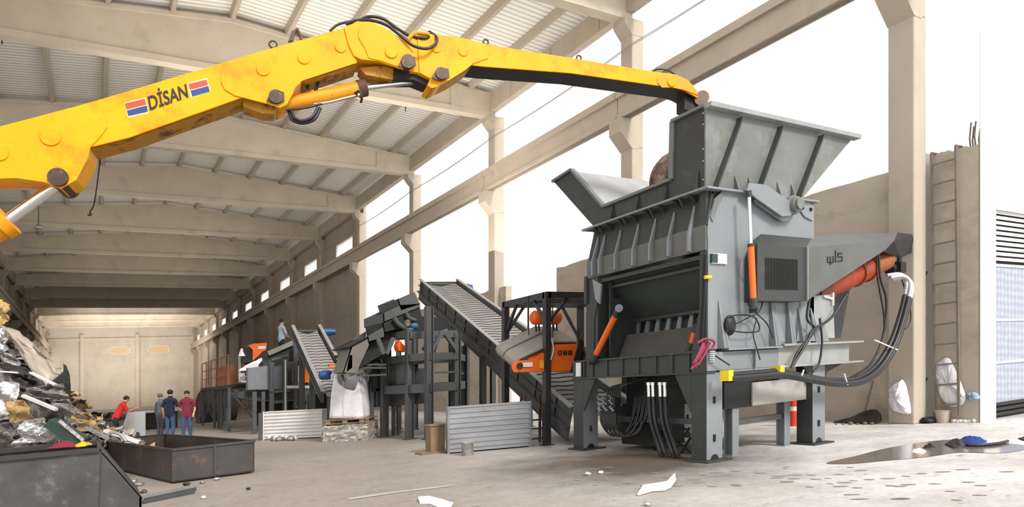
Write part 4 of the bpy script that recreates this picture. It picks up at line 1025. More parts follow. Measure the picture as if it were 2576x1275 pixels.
for a, b in (((1065, 880), (1085, 845)), ((1078, 900), (1110, 835)), ((1148, 880), (1120, 840)), ((950, 850), (965, 890)), ((990, 850), (972, 890))): MB().bar(yy(*a, 17.4), yy(*b, 17.4), .1, .1).build('brace', 'frame', tw)
# stepped side plates of the chutes
for nm, pts, dep, m in (('deck_plate', [(1000, 752), (1043, 734), (1056, 765), (1009, 780)], 1.6, 'frame'), ('deck_plate', [(964, 788), (1009, 767), (1056, 764), (1056, 775), (965, 812)], 1.6, 'frame'),
                     ('deck_plate', [(962, 811), (1056, 775), (1062, 800), (1000, 830), (966, 838)], 1.4, 'dark'), ('deck_plate', [(924, 846), (966, 822), (966, 850), (926, 862)], 1.5, 'frame'),
                     ('outlet_lip', [(869, 873), (925, 845), (925, 852), (880, 876)], 1.3, 'dark'),
                     ('outlet_chute', [(884, 871), (925, 851), (928, 868), (918, 890), (897, 938), (863, 936)], .9, 'chute')):
    if m == 'chute': m = mat('chute steel', (.16, .15, .135), .5, var=.15)
    g = MB().slab([yy(x, y, 18.3) for x, y in pts], (0, .03, 0)).slab([yy(x, y, 18.3) + Vector((0, dep, 0)) for x, y in pts], (0, .03, 0)); 
    top = [yy(x, y, 18.3) for x, y in pts[:2]]
    a, b = (yy(*pts[0], 18.3), yy(*pts[-1], 18.3)); g.slab([a, b, b + Vector((0, dep, 0)), a + Vector((0, dep, 0))], (.03, 0, 0))
    if nm != 'outlet_chute': a, b = yy(*pts[-1], 18.3), yy(*pts[-2], 18.3); g.slab([a, b, b + Vector((0, dep, 0)), a + Vector((0, dep, 0))], (0, 0, .03))
    g.build(nm, m, tw)
# vibrating screen and machinery inside the tower
g = MB().slab([yy(930, 862, 18.6), yy(966, 835, 18.6), yy(1060, 795, 18.6), yy(1120, 800, 18.6), yy(1145, 838, 18.6), yy(1060, 846, 18.6), yy(1000, 850, 18.6), yy(965, 890, 18.6), yy(905, 925, 18.6)], (0, 1.3, 0))
g.build('screen_box', 'dark', tw)
MB().tube(arcpts([yy(992, 800, 18.2), yy(1003, 815, 18.2), yy(1025, 828, 18.2), yy(1040, 828, 18.2)]), .07, 8).build('curved_arm', 'frame', tw)
MB().tube(arcpts([yy(1022, 788, 18.2), yy(1030, 800, 18.2), yy(1045, 806, 18.2)]), .06, 8).build('curved_arm', 'frame', tw)
MB().ell(yy(1041, 820, 18.2), (.14, .12, .1)).build('vibration_motor', 'cyan', tw)
MB().cyl(yy(1025, 812, 18.1), yy(1025, 818, 18.6), .1).build('vibration_motor', 'rust', tw)
MB().slab([yy(1005, 855, 18.0), yy(1018, 870, 18.0), yy(1018, 885, 18.0), yy(1004, 882, 18.0), yy(1000, 870, 18.0)], (0, .3, 0)).build('feeder_guard', 'orange', tw)
MB().tube(arcpts([yy(1085, 900, 18.1), yy(1100, 860, 18.1), yy(1105, 840, 18.1), yy(1125, 830, 18.1)]), .05, 8).build('blue_pipe', mat('faded blue pipe', (.05, .08, .16), .5), tw)
MB().cyl(yy(1015, 905, 18.6), yy(1015, 965, 18.6), .22).build('hopper_leg', 'frame', tw)
MB().box(tuple(yy(935, 985, 19.5)), tuple(yy(955, 880, 20.5))).box(tuple(yy(985, 985, 19.5)), tuple(yy(1000, 905, 20.3))).build('drive_cabinet', 'dark', tw)
for i in range(3): p = yy(915, 880 + 22 * i, 18.9); MB().tube(arcpts([p, p + Vector((.15, 0, .12)), p + Vector((.4, 0, .1)), p + Vector((.55, 0, -.15))]), .05, 7).build('arched_bracket', 'dark', tw)
# lower machine under the tower
g = MB(); g.box((7.15, 19.5, .9), (9.0, 21.0, 1.45)); g.box((7.2, 19.55, 1.45), (8.9, 19.65, 2.0)); g.build('lower_trough', mat('slate steel', (.05, .055, .062), .5), tw)
MB().slab([yy(892, 910, 18.9), yy(916, 910, 18.9), yy(916, 915, 18.9), yy(892, 915, 18.9)], (0, .03, 0)).slab([yy(893, 922, 18.9), yy(915, 922, 18.9), yy(915, 938, 18.9), yy(893, 938, 18.9)], (0, .03, 0)).build('pale_panel', 'label', tw)
MB().slab([yy(880, 893, 18.3), yy(886, 893, 18.3), yy(886, 925, 18.3), yy(872, 935, 18.3), yy(876, 910, 18.3)], (0, .1, 0)).build('orange_flap', 'orange', tw)
for (px, z) in ((935, 1.6), (1003, 1.3), (990, 1.3)): p = aty(px, 1100, 19.6); MB().bar((p.x, p.y, 0), (p.x, p.y, z), .1, .1).build('support_leg', 'frame', tw)
for (a, b) in (((890, 917), (972, 917)), ((890, 925), (972, 925)), ((905, 945), (972, 942))): MB().bar(yy(*a, 18.7), yy(*b, 18.7), .05, .05).build('rail', 'frame', tw)

# ================================================================ MAGNET FRAME AND OVERBAND MAGNET
mf = thing('magnet_gantry', 'black steel gantry standing over the long conveyor beside the shredder', 'gantry', (8.6, 12.6, 0))
gx0, gx1, gy0, gy1, gz = 8.6, 10.9, 12.6, 14.4, 3.42
for x in (gx0, gx1):
    for y in (gy0, gy1):
        g = MB(); g.box((x - .07, y - .07, 0), (x + .07, y + .07, gz)); g.box((x - .12, y - .12, 0), (x + .12, y + .12, .02)); g.build('post', 'darkpost' if False else mat('near black frame paint', (.035, .035, .037), .45, .1), mf)
    MB().box((x - .07, gy0, gz - .14), (x + .07, gy1, gz)).build('top_beam', MATS['near black frame paint'], mf)
for y in (gy0, gy1): MB().box((gx0, y - .07, gz - .14), (gx1, y + .07, gz)).build('top_beam', MATS['near black frame paint'], mf)
for (a, b) in (((gx0, gy0, 2.7), (gx0, gy0 + .55, 3.32)), ((gx0, gy1, 2.6), (gx0, gy1 - .55, 3.32)), ((gx0, gy0, 2.7), (gx0 + .6, gy0, 3.32)), ((gx1, gy0, 2.7), (gx1 - .6, gy0, 3.32)), ((gx0, gy1, 2.6), (gx0 + .55, gy1, 3.32)), ((gx1, gy1, 2.4), (gx1 - .6, gy1, 3.32))):
    MB().bar(a, b, .06, .06).build('knee_brace', MATS['near black frame paint'], mf)
MB().bar((gx0, gy0 + .9, 3.33), (gx1, gy0 + .9, 3.33), .1, .12).build('hanger_beam', MATS['near black frame paint'], mf)
NPL = Vector((.169, .985, 0)); NP0 = aty(1300, 935, 12.75)
def mgp(px, py, o=0.0): return atplane(px, py, NP0 + NPL * o, NPL)
mg = thing('overband_magnet', 'orange overband magnet with a dusty wraparound belt hanging inside the black gantry', 'magnet separator', tuple(NP0))
prof = [(1306, 936), (1297, 930), (1293, 920), (1296, 910), (1306, 901), (1352, 879), (1398, 856), (1450, 858), (1472, 872), (1485, 900), (1480, 925), (1466, 935)]
sw = -E1 * 1.25
P = [mgp(*p) for p in prof]; n = len(P)
c0 = sum(P, Vector()) / n
g = MB(); inner = [p + (c0 - p).normalized() * .05 for p in P]
vs = P + [p + sw for p in P] + inner + [p + sw for p in inner]
fs = []
for i in range(n):
    j = (i + 1) % n; fs += [(i, j, n + j, n + i), (2 * n + j, 2 * n + i, 3 * n + i, 3 * n + j), (i, 2 * n + i, 2 * n + j, j), (n + i, n + j, 3 * n + j, 3 * n + i)]
g.add(vs, fs, False); g.build('wraparound_belt', 'beltm', mg)
g = MB(); seam = [p + (p - c0).normalized() * .008 for p in P[2:7]]; g.tube([p + sw * .55 for p in seam], .02, 5); g.build('belt_seam', 'belt_rib', mg)
MB().slab([mgp(x, y, -.03) for x, y in ((1352, 898), (1400, 868), (1455, 866), (1466, 880), (1448, 932), (1385, 934), (1385, 905), (1330, 905))], NPL * 1.0 + Vector((.1, 0, .35))).build('magnet_body', 'orange', mg)
MB().slab([mgp(x, y, -.04) for x, y in ((1297, 907), (1385, 903), (1385, 934), (1294, 936), (1288, 926), (1290, 914))], NPL * .04).build('roller_bracket', 'orange', mg)
MB().slab([mgp(x, y, -.08) for x, y in ((1315, 912), (1340, 911), (1340, 922), (1315, 923))], NPL * .01).build('name_plate', 'label', mg)
MB().slab([mgp(x, y, -.08) for x, y in ((1358, 906), (1368, 906), (1368, 926), (1358, 926))], NPL * .01).build('warning_label', 'amber', mg)
MB().cyl(mgp(1308, 920, -.09), mgp(1308, 920, .2), .07).build('tail_roller', 'dark', mg)
for x0 in (1405, 1418, 1431):
    g = MB(); q = [mgp(x0, 882, -.05), mgp(x0 + 7, 882, -.05), mgp(x0 + 7, 892, -.05), mgp(x0, 892, -.05)]
    for a, b in zip(q, q[1:] + q[:1]): g.bar(a, b, .018, .018)
    if x0 != 1405: g.bar((q[0] + q[3]) / 2, (q[1] + q[2]) / 2, .018, .018)
    g.build('marking', 'ink', mg)
MB().slab([mgp(x, y, -.06) for x, y in ((1460, 850), (1470, 860), (1452, 935), (1436, 935))], NPL * .08).build('end_channel', 'dark', mg)
for (px, py) in ((1390, 860), (1328, 828)):
    a = mgp(px, py, .2); MB().tube([a, Vector((a.x, a.y, 3.35))], .014, 6).build('hanger_chain', 'pin', mg)
MB().tube(arcpts([mgp(1388, 850, -.08), mgp(1392, 880, -.08), mgp(1386, 905, -.08)]), .022, 6).build('hanger_chain', 'sheet', mg)
ta, tb = mgp(1336, 799, .6), mgp(1410, 798, .6); d = (tb - ta).normalized()
tk = thing('oil_tank', 'small orange cylindrical tank on the black gantry above the magnet', 'tank', tuple(ta + d * .3 + Vector((0, 0, -.3))))
MB().tube([ta, ta + d * .03, ta + d * .07, tb - d * .07, tb - d * .03, tb], [.10, .14, .165, .165, .14, .10], 20).build('tank_shell', 'orange', tk)
g = MB()
for u in (.15, .25, .75, .85): q = ta.lerp(tb, u); g.bar(q + Vector((0, 0, -.1)), q + Vector((0.02, 0, -.32)), .03, .03)
g.build('bracket', 'dark', tk)
MB().tube([ta + d * .05 + Vector((-.12, 0, -.4)), ta + d * .05 + Vector((-.12, 0, .5))], .012, 6).build('hose', 'dark', tk)

# ================================================================ STACKED CORRUGATED PANELS, BEAM OFFCUT, CAN
def corr_panel(name, label, a, b, z, th, m, n=9, dz=.012, legs=False):
    a, b = Vector(a), Vector(b); d = (b - a).normalized(); nr = Vector((-d.y, d.x, 0)); nr = nr if nr.y > 0 else -nr
    t = thing(name, label, 'panel stack', tuple(a.lerp(b, .5)))
    g = MB(); K = n * 4; front = []
    for i in range(K + 1):
        zz = .03 + (z - .03) * i / K; o = .03 * (1 if (i % 4) in (1, 2) else 0); front.append((zz, o))
    vs = []; 
    for p in (a, b):
        for zz, o in front: vs.append(Vector((p.x, p.y, zz)) + nr * o)
        for zz, o in front: vs.append(Vector((p.x, p.y, zz)) + nr * (th + o))
    m1 = K + 1; fs = []
    for i in range(K):
        fs += [(i, i + 1, 2 * m1 + i + 1, 2 * m1 + i), (m1 + i, 3 * m1 + i, 3 * m1 + i + 1, m1 + i + 1), (i, m1 + i, m1 + i + 1, i + 1), (2 * m1 + i, 2 * m1 + i + 1, 3 * m1 + i + 1, 3 * m1 + i)]
    fs += [(K, m1 + K, 3 * m1 + K, 2 * m1 + K), (0, 2 * m1, 3 * m1, m1)]
    g.add(vs, fs); g.build('corrugated_sheet', m, t)
    for p in (a, b): MB().bar(Vector((p.x, p.y, 0)) - nr * .01, Vector((p.x, p.y, z + .01)) - nr * .01, .05, .03).build('edge_post', m, t)
    return t, d, nr
pa, pb = atg(1128, 1142), atg(1334, 1124)
zc = aty(1128, 1024, pa.y).z
cp, d, nr = corr_panel('corrugated_panel_stack', 'grey corrugated metal panel standing on edge in front of the long conveyor', pa, pb, zc, .35, 'corr')
q = pb + d * .02 + nr * .55
tr = thing('steel_trestle', 'small dark steel trestle right of the grey corrugated panel', 'trestle', tuple(q))
for o in (0, .45):
    for k in (0, .3): MB().bar(q + d * o + nr * k, q + d * o + nr * k + Vector((0, 0, 1.12)), .05, .05).build('leg', 'rust', tr)
for z in (.12, .35, .55): MB().bar(q + Vector((0, 0, z)), q + d * .45 + Vector((0, 0, z)), .04, .04).build('rung', 'frame', tr)
b0 = atg(1100, 1139)
ib = thing('beam_offcut', 'brown H-beam offcut standing on end beside the corrugated panel', 'beam offcut', tuple(b0))
MB().box((b0.x - .17, b0.y - .03, .04), (b0.x + .17, b0.y + .25, .60)).build('web', 'drumw', ib)
MB().box((b0.x - .2, b0.y - .06, .60), (b0.x + .2, b0.y + .28, .63)).build('flange', 'drumw', ib)
MB().box((b0.x - .42, b0.y - .12, 0), (b0.x + .2, b0.y + .25, .04)).build('flange', 'drumw', ib)
c0 = atg(1176, 1145)
cn = thing('steel_can', 'small battered metal can on the floor before the corrugated panel', 'can', tuple(c0), up=True)
MB().tube([c0, c0 + Vector((0, 0, .27))], .125, 20).build('can_body', 'foild', cn)
MB().tube([c0 + Vector((0, 0, .262)), c0 + Vector((0, 0, .28))], .133, 20).build('rim', 'foil', cn)
pa, pb = atg(663, 1107), atg(810, 1101)
z = aty(663, 1036, pa.y).z
pw, d, nr = corr_panel('corrugated_panel_stack', 'pale corrugated panel stack left of the pallet with the big white bag', pa, pb, z, .3, 'corrw', 8)
MB().bar(pa - d * .12, pa - d * .12 + Vector((0, 0, z * .97)), .12, .1).build('dark_end', 'frame', pw)
rg = random.Random(31)
for i in range(9):
    p = atg(680 + 7.5 * i, 1107 + rg.uniform(-1, 2)); g = MB(); g.ell((p.x, p.y, .07), (.12, .1, .08), 8, 5, .35, rg)
    tag(g.build('scrap_lump', 'foild' if i % 2 else 'corrw', upright=(p.x, p.y)), 'small grey scrap lump lying before the pale corrugated panels', 'scrap', 'scrap lumps before the pale panels')
# ================================================================ BALE, PALLET, BIG BAG
b0, b1 = atg(812, 1112), atg(926, 1106)
dx = b1 - b0; nr = Vector((-dx.y, dx.x, 0)).normalized()
cb = (b0 + b1) / 2 + nr * .45
zb = aty(820, 1070, b0.y).z
def crumple(g, c, d, nr, sx, sy, z0, z1, amp, rg, nx=16, ny=8, nz=7):
    base = len(g.v); 
    def P(u, v, w):
        p = Vector((c.x, c.y, 0)) + d * ((u - .5) * sx) + nr * ((v - .5) * sy); p.z = z0 + (z1 - z0) * w
        return p
    key = {}
    def V(u, v, w):
        k = (round(u, 4), round(v, 4), round(w, 4))
        if k not in key:
            p = P(u, v, w); o = Vector((rg.uniform(-amp, amp), rg.uniform(-amp, amp), rg.uniform(-amp, amp) if w > 0 else 0)); g.v.append(p + o); key[k] = len(g.v) - 1
        return key[k]
    def face(f, na, nb):
        for i in range(na):
            for j in range(nb):
                g.f.append([V(*f(i / na, j / nb)), V(*f((i + 1) / na, j / nb)), V(*f((i + 1) / na, (j + 1) / nb)), V(*f(i / na, (j + 1) / nb))]); g.sm.append(False)
    face(lambda a, b: (a, 0, b), nx, nz); face(lambda a, b: (a, 1, b), nx, nz); face(lambda a, b: (0, a, b), ny, nz); face(lambda a, b: (1, a, b), ny, nz); face(lambda a, b: (a, b, 1), nx, ny); face(lambda a, b: (a, b, 0), nx, ny)
dn = dx.normalized(); rg = random.Random(12)
g = MB(); crumple(g, cb, dn, nr, dx.length, .95, 0.0, zb, .028, rg); 
bl = g.build('scrap_bale', mat('bale foil', (.50, .47, .43), .35, .5, var=.25, scale=3, col2=(.60, .40, .20), amt=.8, s2=1.4, edge=.56, bump=.6, bs=10)); tag(bl, 'crushed silver and straw coloured metal bale under the wooden pallet', 'bale')
pl = thing('wooden_pallet', 'wooden pallet on the silver bale, carrying the big white bag', 'pallet', (cb.x, cb.y, zb + .04))
z0 = zb + .04
for k in (-.45, 0, .45): 
    for j in (-.5, 0, .5): MB().bar(Vector((cb.x, cb.y, z0 + .05)) + nr * k + dn * (j - .07), Vector((cb.x, cb.y, z0 + .05)) + nr * k + dn * (j + .07), .1, .08).build('block', 'wood', pl)
for k in (-.46, -.23, 0, .23, .46): MB().bar(Vector((cb.x, cb.y, z0 + .105)) + nr * k - dn * .66, Vector((cb.x, cb.y, z0 + .105)) + nr * k + dn * .66, .12, .022, (0, 0, 1)).build('deck_board', 'wood', pl)
for k in (-.46, 0, .46): MB().bar(Vector((cb.x, cb.y, z0)) + nr * k - dn * .66, Vector((cb.x, cb.y, z0)) + nr * k + dn * .66, .1, .02, (0, 0, 1)).build('bottom_board', 'wood', pl)
zs = z0 + .12
bag = thing('big_bag', 'tall white woven bulk bag standing on the pallet under the outlet chute', 'bulk bag', (cb.x, cb.y, zs), up=True)
g = MB(); rg = random.Random(8); NZ, NA = 12, 36; ht = 1.2; vs = []
for i in range(NZ + 1):
    w = i / NZ; hw = .52 - .11 * w + .02 * math.sin(3 * w); hd = .46 - .06 * w
    for k in range(NA):
        t = 2 * math.pi * k / NA; e = .35
        cx_, sy_ = math.copysign(abs(math.cos(t)) ** e, math.cos(t)), math.copysign(abs(math.sin(t)) ** e, math.sin(t))
        fold = 1 + .035 * math.sin(t * 9 + 3 * w) * (1 - .5 * w)
        zz = ht * w - .30 * w ** 5 * math.exp(-((t - 4.95) / .38) ** 2) + (.09 * w * w * math.sin(2 * t + .6) + .10 * w ** 4 * math.sin(5 * t))
        p = Vector((cb.x, cb.y, zs + .01 + zz)) + dn * (hw * cx_ * fold) + nr * (hd * sy_ * fold); vs.append(p)
g.add(vs, [(i * NA + k, i * NA + (k + 1) % NA, (i + 1) * NA + (k + 1) % NA, (i + 1) * NA + k) for i in range(NZ) for k in range(NA)] + [tuple(range(NA))[::-1]], True)
bb = g.build('bag_body', 'white_sack', bag); bb.modifiers.new('cloth', 'SOLIDIFY').thickness = .01
for s in (-1, 1):
    for e in (-1, 1):
        a = Vector((cb.x, cb.y, zs + 1.1)) + dn * (.42 * s) + nr * (.36 * e)
        MB().tube(arcpts([a, a + Vector((0, 0, .18)) + dn * .02 * s, a + Vector((0, 0, .20)) - dn * .12 * s, a + Vector((0, 0, .0)) - dn * .14 * s]), .022, 6).build('lifting_loop', 'white_sack', bag)
g = MB(); p = Vector((cb.x, cb.y, zs + .05)) - nr * .47 - dn * .05; g.bar(p, p + Vector((0, 0, 1.05)), .012, .012); g.build('seam', 'corrw', bag)

# ================================================================ SMALL CONVEYOR AND SORTING LINE
U0 = atd(738, 818, 25.0); U1 = atd(815, 985, 20.6); dd = U1 - U0
sc_, f1, f2, f3 = conveyor('belt_conveyor', 'short steep grey conveyor with blue motors behind the big white bag', U0, dd, dd.length, .92, .36, .24, legs=((.35, 0, 0), (.35, 1, 0), (.7, 0, 0)), motor=(U0 + Vector((1.0, -.1, -.28)), .14, .5, 'blue'))
p = atd(803, 944, 20.0); MB().tube([p, p + f2 * .08, p + f2 * .3, p + f2 * .36], [.1, .14, .14, .1], 16).build('motor', 'blue', sc_)
ln = thing('sorting_line', 'long dark steel sorting machine line behind the small conveyor and the pale panels', 'sorting machine', (7.0, 26, 0))
def zz(px, py, y=27.0): return aty(px, py, y)
MB().slab([zz(624, 925), zz(722, 915), zz(722, 978), zz(624, 980)], (0, .4, 0)).build('side_panel', mat('blue grey panel', (.19, .20, .225), .5, var=.1), ln)
MB().slab([zz(722, 915), zz(735, 912), zz(735, 975), zz(722, 978)], (0, .4, 0)).build('side_panel', 'frame', ln)
MB().slab([zz(600, 985, 27.4), zz(900, 975, 27.4), zz(900, 1010, 27.4), zz(640, 1012, 27.4), zz(600, 1005, 27.4)], (0, 1.2, 0)).build('trough', mat('slate steel'), ln) if False else MB().slab([zz(600, 985, 27.4), zz(800, 975, 27.4), zz(800, 1005, 27.4), zz(640, 1007, 27.4), zz(600, 1000, 27.4)], (0, 1.2, 0)).build('trough', MATS['slate steel'], ln)
g = MB().slab([zz(673, 893, 27.2), zz(735, 865, 27.2), zz(742, 905, 27.2), zz(680, 925, 27.2)], (0, 1.1, 0)); g.build('feed_belt_body', 'dark', ln)
MB().bar(zz(675, 889, 27.1), zz(737, 862, 27.1), .06, .18, (0, 0, 1)).build('feed_belt_rail', mat('dull khaki rail', (.20, .20, .16), .6), ln)
for (px, y0, y1, w) in ((683, 905, 1070, .16), (717, 898, 1070, .16), (743, 860, 1070, .14), (770, 900, 1070, .12), (640, 985, 1075, .14), (662, 985, 1078, .12)):
    a = zz(px, y0, 26.8); MB().bar((a.x, a.y, 0), tuple(a), w, w).build('post', 'frame', ln)
for (a, b) in (((683, 905), (725, 893)), ((683, 912), (683, 985)), ((690, 985), (730, 982)), ((690, 1012), (725, 1010))): MB().bar(zz(*a, 26.7), zz(*b, 26.7), .09, .09).build('rail', 'frame', ln)
MB().bar(zz(718, 905, 26.5), zz(718, 1040, 26.5), .05, .05).build('pale_pipe', 'corrw', ln)
MB().bar(zz(722, 973, 26.2), zz(785, 973, 26.2), .08, .1).build('pale_rail', 'corrw', ln)
MB().box(tuple(zz(765, 962, 26.4)), tuple(zz(779, 918, 26.9))).build('orange_guard', 'orange', ln)
for x in (752, 760): MB().bar(zz(x, 920, 26.4), zz(x, 962, 26.4), .05, .05).build('pale_pipe', 'corrw', ln)
g = MB(); g.box(tuple(zz(790, 1055, 24.0)), tuple(zz(880, 985, 24.9))); g.build('lower_cabinet', 'dark', ln)
MB().slab([zz(640, 1010, 28.2), zz(800, 1006, 28.2), zz(800, 1040, 28.2), zz(700, 1045, 28.2), zz(640, 1075, 28.2)], (0, .3, 0)).build('lower_screen', 'dark', ln)
MB().slab([zz(845, 893, 22.6), zz(880, 893, 22.6), zz(880, 905, 22.6), zz(862, 935, 22.6), zz(845, 930, 22.6)], (0, .3, 0)).build('feed_hopper', 'dark', ln)
MB().slab([zz(829, 915, 22.5), zz(852, 914, 22.5), zz(850, 935, 22.5), zz(829, 935, 22.5)], (0, .2, 0)).build('orange_guard', 'orange', ln)
rg = random.Random(3)
for i in range(14):
    p = zz(740 + rg.uniform(0, 70), 1020 + rg.uniform(-6, 12), 25.2); MB().tube([p, p + Vector((rg.uniform(-.3, .3), rg.uniform(-.2, .2), rg.uniform(-.15, .2)))], .03, 6).build('loose_linkage', 'dark', ln)
# raised platform
PXX = 4.65
pf = thing('raised_platform', 'dark steel platform on braced legs at the back left, carrying brown boxes', 'platform', (5.4, 33, 0))
zd = atx(577, 968, PXX).z
MB().box((PXX, 30.2, zd - .14), (7.6, 38.5, zd)).build('deck', 'dark', pf)
for y in (30.25, 32.2, 34.3, 38.4):
    for x in (PXX + .08, 7.4): MB().bar((x, y, 0), (x, y, zd - .1), .12, .12).build('leg', 'frame', pf)
for i, y in enumerate((31.2, 33.2)): MB().bar((PXX + .1, y, 0), (PXX + .1, y, zd - .1), .1, .1).build('leg', 'frame', pf)
for y0, y1 in ((30.3, 32.1), (34.3, 38.3)):
    MB().bar((PXX + .1, y0, .2), (PXX + .1, y1, zd - .2), .04, .05).build('cross_brace', 'frame', pf); MB().bar((PXX + .1, y1, .2), (PXX + .1, y0, zd - .2), .04, .05).build('cross_brace', 'frame', pf)
for x0, x1 in ((4.8, 5.9), (5.9, 7.3)):
    MB().bar((x0, 30.22, .15), (x1, 30.22, zd - .3), .04, .05).build('cross_brace', 'frame', pf); MB().bar((x1, 30.22, .15), (x0, 30.22, zd - .3), .04, .05).build('cross_brace', 'frame', pf)
for y in (32.2, 34.3):
    for s in (-1, 1): MB().bar((PXX + .1, y, zd - .55), (PXX + .1, y + .45 * s, zd - .12), .05, .05).build('knee_brace', 'frame', pf)
rl = thing('guard_railing', 'thin rust brown guard railing along the edge of the raised platform', 'railing', (PXX, 34, zd))
for y in (30.3, 32, 33.6, 35.2, 36.8, 38.4): MB().bar((PXX + .05, y, zd), (PXX + .05, y, zd + 1.25), .045, .045).build('post', 'railing', rl)
for z in (.42, .84, 1.25): MB().bar((PXX + .05, 30.3, zd + z), (PXX + .05, 38.4, zd + z), .035, .035).build('rail', 'railing', rl)
for i, (y0, y1) in enumerate(((31.0, 32.5), (32.6, 34.6))):
    g = MB().box((PXX + .25, y0, zd + .01), (PXX + 1.2, y1, zd + .85)); t = g.build('cardboard_box', 'card', bevel=.02); tag(t, ('brown cardboard box on the platform, %s' % ('next to the white sheeting' if i == 0 else 'further from the white sheeting')), 'box')
# round dark drum beneath platform, and hoses
tm = thing('rotary_drum', 'big dark round drum under the raised platform, behind the man in maroon', 'drum', (5.3, 37, 0))
c = atx(508, 1028, 5.2); MB().cyl(c, c + Vector((1.6, .4, 0)), 1.05, n=28).build('drum_shell', mat('brown black drum', (.06, .05, .042), .7, var=.3, scale=4), tm)
MB().box((c.x - .2, c.y - .9, 0), (c.x + 1.4, c.y + .9, .5)).build('drum_cradle', 'dark', tm)
for k in range(3): MB().tube([c + Vector((-.1, -.6 + .35 * k, .5)), c + Vector((-.35, -1.5 + .35 * k, -.9))], .07, 8).build('roller_arm', 'pin', tm)
# orange feed box and white sheeting on the platform
ob = thing('orange_feed_box', 'bright orange feed box on the sorting platform at the back', 'feed box', tuple(zz(650, 905, 29.5)))
MB().slab([zz(625, 868, 29.5), zz(639, 864, 29.5), zz(672, 862, 29.5), zz(669, 880, 29.5), zz(660, 884, 29.5), zz(652, 893, 29.5), zz(636, 907, 29.5), zz(636, 880, 29.5)], (0, .8, 0)).build('box_shell', 'orange', ob)
MB().slab([zz(650, 871, 29.48), zz(669, 870, 29.48), zz(668, 877, 29.48), zz(649, 878, 29.48)], (0, .01, 0)).build('pale_marking', 'label', ob)
MB().slab([zz(612, 873, 29.6), zz(634, 875, 29.6), zz(634, 912, 29.6), zz(612, 912, 29.6)], (0, .6, 0)).build('side_box', 'dark', ob)
MB().bar(zz(640, 905, 29.8), Vector((zz(640, 905, 29.8).x, 29.8, zd)), .1, .1).bar(zz(620, 905, 29.8), Vector((zz(620, 905, 29.8).x, 29.8, zd)), .1, .1).build('stand', 'dark', ob)
def cloth(name, label, cat, pts, m, rg, n=12, amp=.05, grp=None):
    """crumpled sheet over four corner points"""
    a, b, c, d = [Vector(p) for p in pts]; g = MB(); vs = []
    nrm = (b - a).cross(d - a).normalized(); ph = [rg.uniform(0, 6) for _ in range(6)]
    for j in range(n + 1):
        for i in range(n + 1):
            u, v = i / n, j / n; p = a.lerp(b, u).lerp(d.lerp(c, u), v)
            k = math.sin(u * 7 + ph[0] + 3 * v) + math.sin(v * 9 + ph[1] - 4 * u) + .7 * math.sin(u * 17 + ph[2]) * math.sin(v * 13 + ph[3]) + rg.uniform(-.7, .7)
            vs.append(p + nrm * amp * k)
    g.add(vs, [(j * (n + 1) + i, j * (n + 1) + i + 1, (j + 1) * (n + 1) + i + 1, (j + 1) * (n + 1) + i) for j in range(n) for i in range(n)], True)
    o = g.build(name, m); sm = o.modifiers.new('gauge', 'SOLIDIFY'); sm.thickness = .012
    if label: tag(o, label, cat, grp)
    return o
rg = random.Random(21)
cloth('white_sheeting', 'crumpled white sheeting draped down from the orange feed box to the platform', 'plastic sheet', [zz(602, 928, 29.3), zz(665, 895, 29.3), zz(645, 930, 29.2), zz(600, 935, 29.2)], 'white_sack', rg, amp=.025)
cloth('white_sheeting', 'grey white sack hanging at the platform edge below the draped sheeting', 'sack', [zz(601, 937, 29.9), zz(647, 934, 29.9), zz(642, 962, 29.7), zz(606, 963, 29.7)], mat('greyed sack', (.50, .50, .52), .7), rg, amp=.03)
cn_ = zz(609, 896, 29.7)
tag(MB().tube([cn_, cn_ + Vector((0, 0, .08)), cn_ + Vector((0, 0, .32))], [.16, .13, .05], 14).build('pale_cone', 'corrw'), 'small pale cone on the dark side box by the orange feed box', 'cone')
MB().box(tuple(zz(601, 962, 30.3)), tuple(zz(605, 898, 30.4))).build('upright', 'corrw', ob)
# ================================================================ FOREGROUND LEFT: bucket, skip
def scr(c, m, **k): return m
bd = 8.5
def bp(px, py, d=bd): return atd(px, py, d)
BZ = bp(250, 1127).z
bt = thing('loader_bucket', 'scratched dark grey loader bucket in the bottom left corner', 'bucket', (bp(200, 1250).x, bp(200, 1250).y, 0))
f1 = bp(250, 1127); f0 = f1 + Vector((-3.2, 0, 0))
dr = Vector((1, 0, 0)); nb = Vector((0, 1, 0))
s0 = aty(357, 1250, f1.y); zs = s0.z; dep = 1.3
g = MB(); P = [f0, f1, Vector((s0.x, s0.y, zs)), Vector((s0.x, s0.y, 0.01)), Vector((f0.x, f0.y, .01))]
g.slab(P, nb * .03); g.build('front_plate', 'bucket', bt, bevel=.006)
g = MB(); g.slab([p + nb * dep for p in P], nb * .03); g.build('back_plate', 'bucket', bt)
g = MB(); a, b = f1, Vector((s0.x, s0.y, zs)); g.slab([a, b, b + nb * dep, a + nb * dep], Vector((-.0, 0, -.03))); b2 = Vector((s0.x, s0.y, .01)); g.slab([b, b2, b2 + nb * dep, b + nb * dep], -dr * .03)
g.build('side_plate', 'bucket', bt)
g = MB(); g.bar(f0 + nb * .0 + Vector((0, 0, -.02)), f1 + Vector((0, 0, -.02)), .09, .05, (0, 0, 1)); g.bar(f0 + nb * dep, f1 + nb * dep, .1, .06, (0, 0, 1)); g.bar(f1 + Vector((0, 0, -.02)), f1 + nb * dep, .05, .05); g.build('rim', mat('dark rim steel', (.05, .05, .052), .5, .3), bt)
g = MB(); g.slab([P[4], P[3], P[3] + nb * dep, P[4] + nb * dep], (0, 0, .02)); g.build('bottom_plate', 'bucket', bt)
